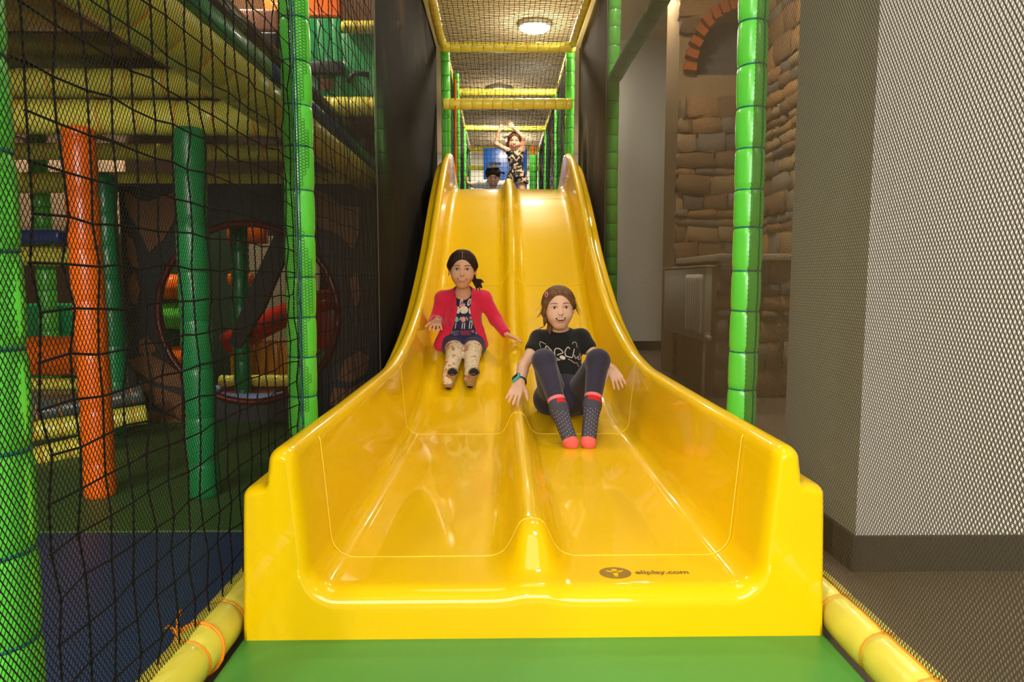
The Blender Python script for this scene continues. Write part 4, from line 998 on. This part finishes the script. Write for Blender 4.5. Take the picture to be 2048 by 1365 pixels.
    for (an, to, he) in ((anL, toL, heL), (anR, toR, heR)):
        f = Field(np.minimum(np.minimum(to, he), an)-.06, np.maximum(np.maximum(to, he), an)+.07, .003)
        f.cap(an+V3(0, .03, .015), he+V3(0, .03, .022), .036, .031, .015); f.cap(he+V3(0, .026, .020), to+V3(0, .024, -.015), .027, .031, .012, flat=((0, 1, 0), .62)); f.cap(to+V3(-.012, .022, -.012), to+V3(.012, .022, -.008), .022, .020, .01, flat=((0, 1, 0), .7))
        s_ = smooth(link('sock', f.mesh('sock'), SOCK, G), 2); bv = bvh_of(s_); m2 = (to+he)/2
        decal('toe_patch', blob2d(to[0]+.002, to[2]-.008, .031, .022, .3, 18, 4), bv, SDARK, s_, 3.85, .0012)
        decal('heel_patch', blob2d(he[0]+.004, he[2]-.004, .024, .010, -.2, 18, 3), bv, SDARK, s_, 3.85, .0012)
        pr = []
        for (dx, dz) in ((-.014, .024), (-.004, .029), (.007, .031), (.017, .030), (.0, .008), (-.006, -.004), (.004, -.016), (-.01, -.026), (.008, -.034)): pr += blob2d(m2[0]+dx, m2[2]+dz, .0028, .0028, 0, 7, 1)
        decal('paw_print', pr, bv, SP, s_, 3.85, .0018)
    # bracelet
    mb = MB(); c = Vector(wrL+V3(0, .004, .002)); mb.tube([c+Vector((.026*math.cos(a), .004*math.sin(3*a), .024*math.sin(a))) for a in np.linspace(0, 2*math.pi, 25)], .0028, 6, cap=False); mb.build('bracelet', mat('beads', srgb(220, 200, 196), rough=.3), G)
    # print on the tunic
    bv = bvh_of(tun); Y0 = 4.22
    WHT = mat('print_white', srgb(232, 222, 206), rough=.8); PK = mat('print_pink', srgb(232, 160, 150), rough=.8); MINT = mat('print_mint', srgb(120, 200, 170), rough=.8); RD = mat('print_red', srgb(204, 60, 60), rough=.8); GR = mat('print_grey', srgb(130, 136, 160), rough=.8); DK = mat('print_dark', srgb(60, 50, 52), rough=.8); ROSE = mat('print_rose', srgb(160, 76, 86), rough=.8)
    q = lambda u, v: tuple(pxp([(u, v)], Y0)[0])
    S1 = at(1, 0, Y0).x-at(0, 0, Y0).x
    def E(u, v, ru, rv, a=0): x, z = q(u, v); return blob2d(x, z, ru*S1, rv*S1, a, 14, 2)
    def L_(pts, wd): return stroke([q(*p) for p in pts], wd*S1)
    def D(nm, polys, m, off): decal(nm, polys, bv, m, tun, Y0, off)
    D('rabbit_print', E(926, 621.5, 9.5, 8.5)+E(921, 605, 3.4, 8, -.25)+E(937, 606, 3.6, 8.5, -.35)+E(942, 623, 7, 9)+L_([(924, 648), (922, 660)], .9)+L_([(928, 648), (927, 660)], .9)+L_([(910, 648), (908, 660)], .8)+L_([(938, 648), (937, 660)], .9)+L_([(943, 648), (941, 660)], .8)+E(914, 622, 4, 8)+L_([(920, 636), (917, 643)], .8)+L_([(931, 636), (934, 643)], .8), WHT, .0014)
    D('ear_print', E(937.5, 606, 1.9, 6, -.35)+E(921, 607, 1.6, 5, -.25), ROSE, .0020)
    D('bow_print', E(920, 613, 4, 3)+E(926, 611, 3, 3)+E(922, 612, 2, 2)+E(928.5, 599, 3, 2.4)+E(946, 603, 1.8, 2)+E(951, 637, 1.5, 2)+E(948.5, 654, 2.6, 2.6)+E(951.5, 669, 2.6, 3)+E(925, 641, 5.4, 6)+E(941, 638, 2.6, 2.6), PK, .0024)
    D('dress_print', E(911, 641, 4.4, 6), MINT, .0018); D('skirt_print', E(941, 645.5, 4.4, 2.6), MINT, .0018)
    D('jacket_print', E(941, 638, 5.5, 5), ROSE, .0018); D('flower_print', E(947, 617, 2.4, 2.4), RD, .0022)
    D('face_print', E(920, 623.5, .9, 1.2)+E(936, 623.5, .8, 1.2)+E(928, 626.5, .8, .6)+E(942, 629, .8, .7), DK, .0024)
    def letters(txt, u0, u1, v, hpx, m, nm):
        me = text_mesh(txt, 1.0); xs = [v_.co.x for v_ in me.vertices]; w0 = max(xs); zs = max(v_.co.y for v_ in me.vertices); polys = []
        for p in me.polygons: polys.append([q(u0+(u1-u0)*me.vertices[i].co.x/w0, v-hpx*me.vertices[i].co.y/zs) for i in p.vertices])
        decal(nm, polys, bv, m, tun, Y0, .002)
    letters('BEST', 904, 916, 673.5, 9, GR, 'lettering'); letters('FRIENDS', 918.5, 940.5, 673, 9.5, RD, 'lettering')
    hrt = [(0, 2.5), (-2.5, -.6), (-1.6, -2.4), (0, -1.2), (1.6, -2.4), (2.5, -.6), (0, 2.5)]
    D('heart_print', L_([(901+a*.8, 668+b_) for a, b_ in hrt], .35)+L_([(944.5+a, 666+b_) for a, b_ in hrt], .35), WHT, .002)
    return G
girl_left()
# ------------------------------------------------------------------ girl in the black T-shirt (right lane)
def girl_right():
    G = thing('person', 'girl in a black cat-face T-shirt with a turquoise watch sliding down the right lane', 'person')
    n0 = lambda a: a/np.linalg.norm(a)
    hc = atn(1118, 615, 3.62); H = .226; B = basis((.02, -1, -.02), roll=-.03)
    neck = atn(1119, 662, 3.72); chest = atn(1121, 700, 3.72); belly = atn(1124, 760, 3.68); pel = atn(1130, 795, 3.60)
    shL = atn(1078, 678, 3.74); shR = atn(1162, 676, 3.74)
    elL = atn(1047, 732, 3.60); wrL = atn(1040, 766, 3.42); elR = atn(1197, 722, 3.66); wrR = atn(1224, 738, 3.52)
    hpL = atn(1106, 792, 3.60); hpR = atn(1156, 792, 3.60); knL = atn(1088, 722, 3.26); knR = atn(1196, 722, 3.26); anL = atn(1118, 818, 3.10); anR = atn(1184, 812, 3.12)
    toL = atn(1141, 884, 3.00); toR = atn(1177, 884, 3.00)
    lo = V3(wrL[0]-.12, 2.86, .14); hi = V3(wrR[0]+.12, 3.90, hc[2]+.20)
    F = Field(lo, hi, .0038)
    W = head(F, hc, B, H)
    F.cap(W(0, -.10, -.25), neck+V3(0, .01, 0), .034, .039, .015); F.cap(neck, chest, .05, .09, .03, flat=((0, 1, 0), .72)); F.cap(shL, shR, .037, .037, .03)
    F.cap(chest, belly, .10, .095, .03, flat=((0, 1, 0), .75)); F.cap(belly, pel, .095, .10, .03, flat=((0, 1, 0), .85))
    F.chain([shL, elL, wrL], [.036, .030, .022]); F.cap(elL*.75+wrL*.25, wrL, .031, .022); F.chain([shR, elR, wrR], [.036, .030, .022])
    F.chain([hpL, knL, anL], [.064, .048, .034]); F.chain([hpR, knR, anR], [.064, .048, .034]); F.chain([anL, toL], [.034, .026]); F.chain([anR, toR], [.034, .026])
    hand(F, wrL, atn(1024, 800, 3.33)-wrL, (-.3, .1, -1), .155, thumb=1, spread=.10, curl=.12)
    hand(F, wrR, atn(1234, 757, 3.46)-wrR, (.1, .5, -.6), .150, thumb=-1, spread=.12, curl=.35)
    body = smooth(link('body', F.mesh('body'), SKIN2, G), 3)
    face(G, W, B, H, body=body, smile=.8, open_=.022, brow=mat('brow_brown', srgb(120, 80, 54), rough=.8), teethw=.9)
    Fh = Field(hc-V3(.16, .17, .19), hc+V3(.16, .18, .19), .003)
    Fh.ell(W(0, -.115, .115), V3(.402, .445, .405)*H, B, .01); Fh.ell(W(.02, .47, -.15), V3(.325, .42, .47)*H, B, .015, 's'); Fh.ell(W(0, -.05, -.42), V3(.5, .6, .26)*H, B, .01, 's')
    # side strand falling over the (viewer's) left cheek and ear, tucked hair on the other side
    sd = 1 if (B@V3(1, 0, 0))[0] < 0 else -1
    Fh.chain([W(sd*.20, .22, .30), W(sd*.33, .14, .12), W(sd*.36, .08, -.12), W(sd*.33, .06, -.30), W(sd*.36, .0, -.44)], [.035*H*1.6, .06*H, .06*H, .045*H, .012*H], .012)
    Fh.chain([W(-sd*.16, .24, .30), W(-sd*.31, .16, .12), W(-sd*.37, .0, -.02)], [.05*H, .05*H, .035*H], .012)
    Fh.chain([W(sd*.2, -.2, -.30), W(sd*.22, -.16, -.52), W(sd*.22, -.1, -.62)], [.07*H, .06*H, .03*H], .01)
    hr = smooth(link('hair', Fh.mesh('hair'), HAIR2, G), 2)
    mb = MB(); rr = random.Random(4)
    for k in range(26):
        s_ = rr.choice((-1, 1)); z = rr.uniform(-.1, .2); p = Vector(W(s_*.385, .02+rr.uniform(-.1, .1), z)); d = Vector((B@V3(s_, 0, 0)))*rr.uniform(.3, .9)+Vector((0, 0, -.8)); L = rr.uniform(.02, .05)
        mb.tube([p-Vector((0, 0, -.01)), p+d*L*.5, p+d*L+Vector((0, 0, -.005))], .0008, 3, radii=[.0012, .001, .0003])
    e0 = Vector(W(sd*.36, .0, -.44)); 
    for k in range(6): mb.tube([e0+Vector((rr.uniform(-.004, .004), 0, .02)), e0, e0+Vector((-.02-rr.uniform(0, .014), 0, -.008-rr.uniform(0, .006)))], .0012, 4, radii=[.003, .002, .0004])
    mb.build('loose_strands', HAIR2, G)
    # pink snap clip
    bvv = bvh_of(hr); cx, cz = pxp([(1095, 590)], 3.5)[0]; S1 = at(1, 0, 3.5).x-at(0, 0, 3.5).x
    pts = [(cx+a*S1, cz+b*S1) for a, b in ((1.8, 6.5), (2.6, 2), (2.4, -3), (0, -5.5), (-2.6, -3.5), (-2.2, 0), (-.4, 3), (1.8, 6.5))]
    decal('hair_clip', stroke(pts, 1.0*S1), bvv, mat('clip_pink', srgb(238, 160, 170), rough=.3), G, 3.45, .003)
    BLK = mat('tshirt_black', srgb(20, 20, 20), rough=.9, bump=.2, bscale=40, sheen=.15)
    T = Field(lo, hi, .0042)
    T.cap(neck+V3(0, .01, -.012), chest, .062, .106, .03, flat=((0, 1, 0), .76)); T.cap(shL, shR, .048, .048, .03); T.cap(chest, belly, .112, .112, .03, flat=((0, 1, 0), .8)); T.cap(belly, pel*.6+belly*.4, .112, .108, .03, flat=((0, 1, 0), .85))
    T.cap(shL, shL*.62+elL*.38, .050, .046, .02); T.cap(shR, shR*.60+elR*.40, .050, .046, .02)
    T.ell(neck+V3(0, -.03, .026), V3(.066, .08, .030), None, .006, 's'); T.cut(neck+V3(0, 0, .016), (0, 0, -1))
    for a, b in ((shL, elL), (shR, elR)):
        d = n0(b-a); p = a+(b-a)*.52; T.cap(p+d*.05, p+d*.09, .055, .055, .002, 's')
    ts = smooth(link('tshirt', T.mesh('tshirt'), BLK, G), 3)
    NV = mat('leggings_navy', srgb(42, 38, 62), rough=.8, bump=.15, bscale=60, sheen=.2)
    Lg = Field(lo, hi, .0042)
    Lg.chain([hpL, knL], [.074, .056], .03); Lg.chain([knL, anL*.93+knL*.07], [.055, .039], .02); Lg.chain([hpR, knR], [.074, .056], .03); Lg.chain([knR, anR*.93+knR*.07], [.055, .039], .02)
    Lg.cap(hpL+V3(-.01, .02, -.02), hpR+V3(.01, .02, -.02), .096, .096, .03); Lg.cap(belly*.35+pel*.65, pel, .112, .11, .03, flat=((0, 1, 0), .9)); Lg.cap(pel+V3(0, -.06, -.03), pel+V3(0, .02, -.02), .07, .09, .03)
    smooth(link('leggings', Lg.mesh('leggings'), NV, G), 3)
    # socks: charcoal with white dots, coral toes, red and pink cuff
    CH = mat('sock_charcoal', srgb(74, 72, 88), rough=.9); COR = mat('sock_coral', srgb(238, 108, 102), rough=.9); DOT = mat('dot_white', srgb(214, 206, 210), rough=.9); REDC = mat('cuff_red', srgb(222, 28, 28), rough=.9)
    for i, (an, to, kn) in enumerate(((anL, toL, knL), (anR, toR, knR))):
        f = Field(np.minimum(to, an)-.07, np.maximum(to, an)+.08, .003); d = n0(to-an); hl = an+V3(0, .03, -.045)
        up = n0(kn-an)
        f.cap(an+up*.045, an, .042, .041, .01); f.cap(an, hl*.7+an*.3, .040, .033, .015); f.cap(hl*.6+an*.4, to, .033, .030, .02); f.cap(an, to, .040, .029, .015, flat=((0, 1, 0), .85)); f.cap(to-V3(.008, 0, 0), to+V3(.008, 0, 0)+d*.012, .028, .024, .01, flat=((0, 1, 0), .8))
        me = f.mesh('sock'); s_ = smooth(link('sock', me, CH, G), 2); me.materials.append(COR); me.materials.append(REDC)
        me.materials.append(mat('cuff_pink', srgb(236, 130, 140), rough=.9))
        for p in me.polygons:
            c = np.array(p.center); t = (c-to)@d
            if t > -.010 or (c[2] < to[2]-.026+ (to[1]-c[1])*.0 and False): p.material_index = 1
            h_ = (c-an)@up
            if h_ > .036: p.material_index = 3
            elif h_ > .012 and c[1] < an[1]-.004 and ((c[0]-an[0])*(1 if i == 0 else 1) > (-.012 if i == 0 else -.02)): p.material_index = 2
        bv = bvh_of(s_); pr = []
        for a in range(-3, 4):
            for b in range(9):
                t = b/9+(.05 if a % 2 else 0); c = an*(1-t)+to*t; x = c[0]+a*.0118; z = c[2]+.004
                if abs(a) < 4 and .0 < t < .86: pr += blob2d(x, z, .0015, .0019, 0, 6, 1)
        decal('dots', pr, bv, DOT, s_, 2.95, .0012)
    # watch: turquoise case with a dark screen on a black strap
    wt = thing('smartwatch', 'turquoise watch', 'x'); del wt['category']; wt['label'] = 'turquoise wrist watch with dark screen'
    wt.parent = G
    ax = n0(wrL-elL); c = wrL-ax*.012; pr_ = n0(np.cross(ax, V3(0, 1, 0))); bb = np.cross(ax, pr_)
    mb = MB(); mb.tube([c+pr_*.028*math.cos(a)+bb*.026*math.sin(a) for a in np.linspace(0, 2*math.pi, 25)], .006, 8, cap=False); mb.build('strap', M_BLACK, wt)
    od = n0(V3(-.55, -.80, .2)); od = n0(od-ax*(od@ax)); sx_ = np.cross(ax, od)
    def slab(name, c, hx, hy, hz, m, bev):
        mb = MB(); V = [c+sx_*a*hx+ax*b*hy+od*e*hz for a, b, e in ((-1,-1,-1),(1,-1,-1),(1,1,-1),(-1,1,-1),(-1,-1,1),(1,-1,1),(1,1,1),(-1,1,1))]
        return mb.add(V, [(0,3,2,1),(4,5,6,7),(0,1,5,4),(1,2,6,5),(2,3,7,6),(3,0,4,7)]).build(name, m, wt, True, bev, 3)
    slab('case', c+od*.032, .025, .022, .007, mat('turquoise', srgb(70, 190, 205), rough=.3), .004); slab('screen', c+od*.0395, .020, .017, .0012, mat('screen_dark', srgb(28, 24, 34), rough=.08), .001)
    # line drawing of a cat on the shirt
    bv = bvh_of(ts); Y0 = 3.6; q = lambda u, v: tuple(pxp([(u, v)], Y0)[0]); Z = lambda x, y: (1040+x/10.24, 650+y/10.24)
    PW = mat('print_offwhite', srgb(236, 222, 206), rough=.8); s1 = at(1, 0, Y0).x-at(0, 0, Y0).x; polys = []
    def ln(pts, wd): polys.extend(stroke(curve_pts([q(*Z(*p)) for p in pts], 5), wd*s1))
    ln([(445, 490), (420, 440), (425, 380), (445, 372), (490, 395), (550, 425)], .5); ln([(1085, 415), (1115, 380), (1150, 375), (1180, 405), (1195, 490)], .5)
    ln([(560, 580), (535, 520), (560, 455), (620, 510), (675, 575), (668, 650)], .85); ln([(725, 640), (715, 560), (745, 500), (820, 505), (890, 575), (830, 605), (765, 630)], .95)
    ln([(1035, 510), (1000, 470), (955, 510), (930, 580), (950, 645), (1000, 665), (1080, 680), (1110, 600), (1130, 510)], .95)
    ln([(1130, 635), (1150, 700), (1180, 700), (1215, 665), (1215, 725), (1245, 735), (1275, 710), (1250, 650), (1262, 610)], .75)
    ln([(795, 695), (730, 690), (660, 700)], .4); ln([(830, 715), (740, 715), (650, 720)], .4); ln([(830, 730), (740, 740), (670, 775)], .5); ln([(990, 710), (1060, 745), (1130, 795), (1180, 795), (1215, 880)], .5); ln([(1270, 790), (1310, 820), (1330, 860)], .4)
    x, z = q(*Z(878, 680)); polys += blob2d(x, z, 6.6*s1, 4.2*s1, -.35, 16, 3)
    decal('cat_drawing', polys, bv, PW, ts, Y0, .0016)
    return G
girl_right()
# ------------------------------------------------------------------ boy leaning forward behind the slide lip
def boy():
    G = thing('person', 'dark-haired boy in a white T-shirt crouching at the top of the slide', 'person')
    hc = atn(986, 353, 8.45); H = .235; B = basis((.02, -1, -.55), roll=-.03)
    hp = V3(hc[0]+.02, 8.85, 2.0); ch = atn(985, 374, 8.62); shL = atn(962, 368, 8.6); shR = atn(1008, 370, 8.6); elL = atn(945, 371, 8.62); wrL = atn(934, 366, 8.55)
    elR = atn(1020, 392, 8.5); wrR = V3(elR[0]-.02, 8.35, 1.84)
    F = Field(V3(wrL[0]-.15, 8.15, 1.78), V3(shR[0]+.16, 9.2, hc[2]+.2), .0055)
    W = head(F, hc, B, H); F.cap(W(0, -.1, -.3), ch, .04, .06, .02); F.cap(ch, hp, .09, .09, .04, flat=((0, 0, 1), .8)); F.cap(shL, shR, .04, .04, .03)
    F.chain([shL, elL, wrL], [.034, .027, .02]); F.chain([shR, elR, wrR], [.034, .027, .02])
    for s_ in (-1, 1):
        a = hp+V3(s_*.06, 0, 0); kn = V3(hp[0]+s_*.1, 8.62, 1.875); F.chain([a, kn, V3(kn[0], 8.98, 1.85)], [.06, .045, .035])
    hand(F, wrL, atn(931, 350, 8.5)-wrL, (1, -.2, 0), .12, thumb=1); hand(F, wrR, (0, -1, -.1), (0, 0, -1), .12, thumb=1)
    body = smooth(link('body', F.mesh('body'), SKIN1, G), 3); face(G, W, B, H, body=body, smile=1, open_=.004, low=True, brow=HAIR3, teethw=.7)
    Fh = Field(hc-.17, hc+.19, .004); Fh.ell(W(0, -.09, .14), V3(.40, .44, .40)*H, B, .01); Fh.ell(W(0, .47, -.22), V3(.33, .40, .45)*H, B, .015, 's'); Fh.ell(W(0, -.05, -.42), V3(.5, .6, .33)*H, B, .01, 's')
    for k in range(7): Fh.cap(W(-.24+.08*k, .02, .46), W(-.20+.08*k, .16, .50), .07*H, .03*H, .01)
    smooth(link('hair', Fh.mesh('hair'), HAIR3, G), 1)
    T = Field(V3(wrL[0]-.1, 8.15, 1.80), V3(shR[0]+.16, 9.2, hc[2]+.1), .0055)
    T.cap(ch+V3(0, -.01, .01), hp, .105, .105, .04, flat=((0, 0, 1), .85)); T.cap(shL, shR, .052, .052, .03); T.cap(shL, elL*.7+shL*.3, .052, .045, .02); T.cap(shR, elR*.6+shR*.4, .052, .046, .02)
    T.ell(W(0, .02, -.48), V3(.055, .06, .035), None, .006, 's')
    smooth(link('tshirt', T.mesh('tshirt'), mat('tshirt_white', srgb(236, 236, 228), rough=.85), G), 3)
    S_ = Field(hp-V3(.25, .45, .25), hp+V3(.25, .3, .2), .006)
    for s_ in (-1, 1): S_.cap(hp+V3(s_*.05, 0, -.01), V3(hp[0]+s_*.1, 8.68, 1.90), .085, .06, .02)
    S_.cut(V3(0, 0, 1.82), (0, 0, 1)); smooth(link('shorts', S_.mesh('shorts'), mat('shorts_grey', srgb(80, 84, 96), rough=.85), G), 2)
boy()
def far_girl():
    G = thing('person', 'girl in a black and cream patterned playsuit standing with both arms raised behind the slide', 'person')
    Y = 9.3; hc = atn(1030, 283, Y); H = .25; B = basis((-.12, -1, -.12), roll=.05)
    neck = atn(1031, 301, Y+.02); ch = atn(1031, 316, Y+.02); wa = atn(1033, 334, Y+.02); pel = atn(1033, 352, Y+.02)
    shL = atn(1015, 301, Y); shR = atn(1045, 301, Y); elL = atn(992, 288, Y-.02); wrL = atn(999, 261, Y-.05); elR = atn(1047, 276, Y-.06); wrR = atn(1027, 256, Y-.08)
    hpL = atn(1024, 356, Y+.02); hpR = atn(1043, 356, Y+.02); knL = V3(hpL[0]-.01, Y, 2.06); knR = V3(hpR[0]+.01, Y, 2.06); anL = V3(hpL[0], Y+.02, 1.85); anR = V3(hpR[0]+.01, Y+.02, 1.85)
    F = Field(V3(elL[0]-.12, Y-.28, 1.78), V3(shR[0]+.16, Y+.22, wrR[2]+.18), .0055)
    W = head(F, hc, B, H); F.cap(W(0, -.1, -.25), neck, .036, .04, .02); F.cap(neck, ch, .05, .085, .03, flat=((0, 1, 0), .75)); F.cap(shL, shR, .036, .036, .03); F.cap(ch, wa, .088, .075, .03, flat=((0, 1, 0), .75)); F.cap(wa, pel, .075, .095, .03, flat=((0, 1, 0), .8))
    F.chain([shL, elL, wrL], [.036, .03, .021]); F.chain([shR, elR, wrR], [.036, .03, .021]); F.chain([hpL, knL, anL], [.066, .048, .03]); F.chain([hpR, knR, anR], [.066, .048, .03])
    for a in (anL, anR): F.cap(a+V3(0, .02, -.015), a+V3(0, -.12, -.02), .03, .025, .01)
    hand(F, wrL, (.45, 0, .9), (0, -1, 0), .13, thumb=1, curl=.5); hand(F, wrR, (-.6, 0, .8), (0, -1, 0), .13, thumb=-1, curl=.5)
    body = smooth(link('body', F.mesh('body'), SKIN1, G), 3); face(G, W, B, H, body=body, smile=.7, open_=0, low=True, brow=HAIR4, teethw=0)
    Fh = Field(hc-V3(.16, .18, .24), hc+.19, .004); Fh.ell(W(0, -.09, .10), V3(.41, .45, .42)*H, B, .01)
    for s_ in (-1, 1): Fh.chain([W(s_*.28, .08, .2), W(s_*.36, .0, -.15), W(s_*.36, -.02, -.5)], [.09*H, .10*H, .06*H], .02)
    Fh.cap(W(0, -.25, 0), W(0, -.25, -.55), .25*H, .2*H, .02); Fh.ell(W(0, .46, -.20), V3(.29, .42, .50)*H, B, .015, 's')
    smooth(link('hair', Fh.mesh('hair'), HAIR4, G), 2)
    PS = bpy.data.materials.new('playsuit_print'); PS.use_nodes = True; nt = PS.node_tree; b = nt.nodes['Principled BSDF']; b.inputs['Roughness'].default_value = .85
    tc = nt.nodes.new('ShaderNodeTexCoord'); n1 = nt.nodes.new('ShaderNodeTexNoise'); n1.inputs['Scale'].default_value = 17; n1.inputs['Detail'].default_value = 3; n1.inputs['Distortion'].default_value = .8
    r = nt.nodes.new('ShaderNodeValToRGB'); r.color_ramp.elements[0].position = .52; r.color_ramp.elements[0].color = (*srgb(16, 14, 18), 1); r.color_ramp.elements[1].position = .57; r.color_ramp.elements[1].color = (*srgb(196, 170, 140), 1)
    nt.links.new(tc.outputs['Object'], n1.inputs['Vector']); nt.links.new(n1.outputs['Fac'], r.inputs[0]); nt.links.new(r.outputs[0], b.inputs['Base Color'])
    T = Field(V3(elL[0]-.1, Y-.26, 2.0), V3(shR[0]+.16, Y+.24, neck[2]+.05), .0055)
    T.cap(neck+V3(0, 0, -.02), ch, .05, .098, .03, flat=((0, 1, 0), .8)); T.cap(shL+V3(.015, 0, -.02), shR-V3(.015, 0, .02), .040, .040, .03); T.cap(ch, wa, .10, .088, .03, flat=((0, 1, 0), .8)); T.cap(wa, pel, .088, .115, .03, flat=((0, 1, 0), .85))
    T.cap(hpL, hpL+V3(-.012, 0, -.06), .078, .084, .02); T.cap(hpR, hpR+V3(.012, 0, -.06), .078, .084, .02); T.cut(V3(0, 0, hpL[2]-.08), (0, 0, 1)); T.cut(neck+V3(0, 0, .012), (0, 0, -1))
    smooth(link('playsuit', T.mesh('playsuit'), PS, G), 3)
far_girl()
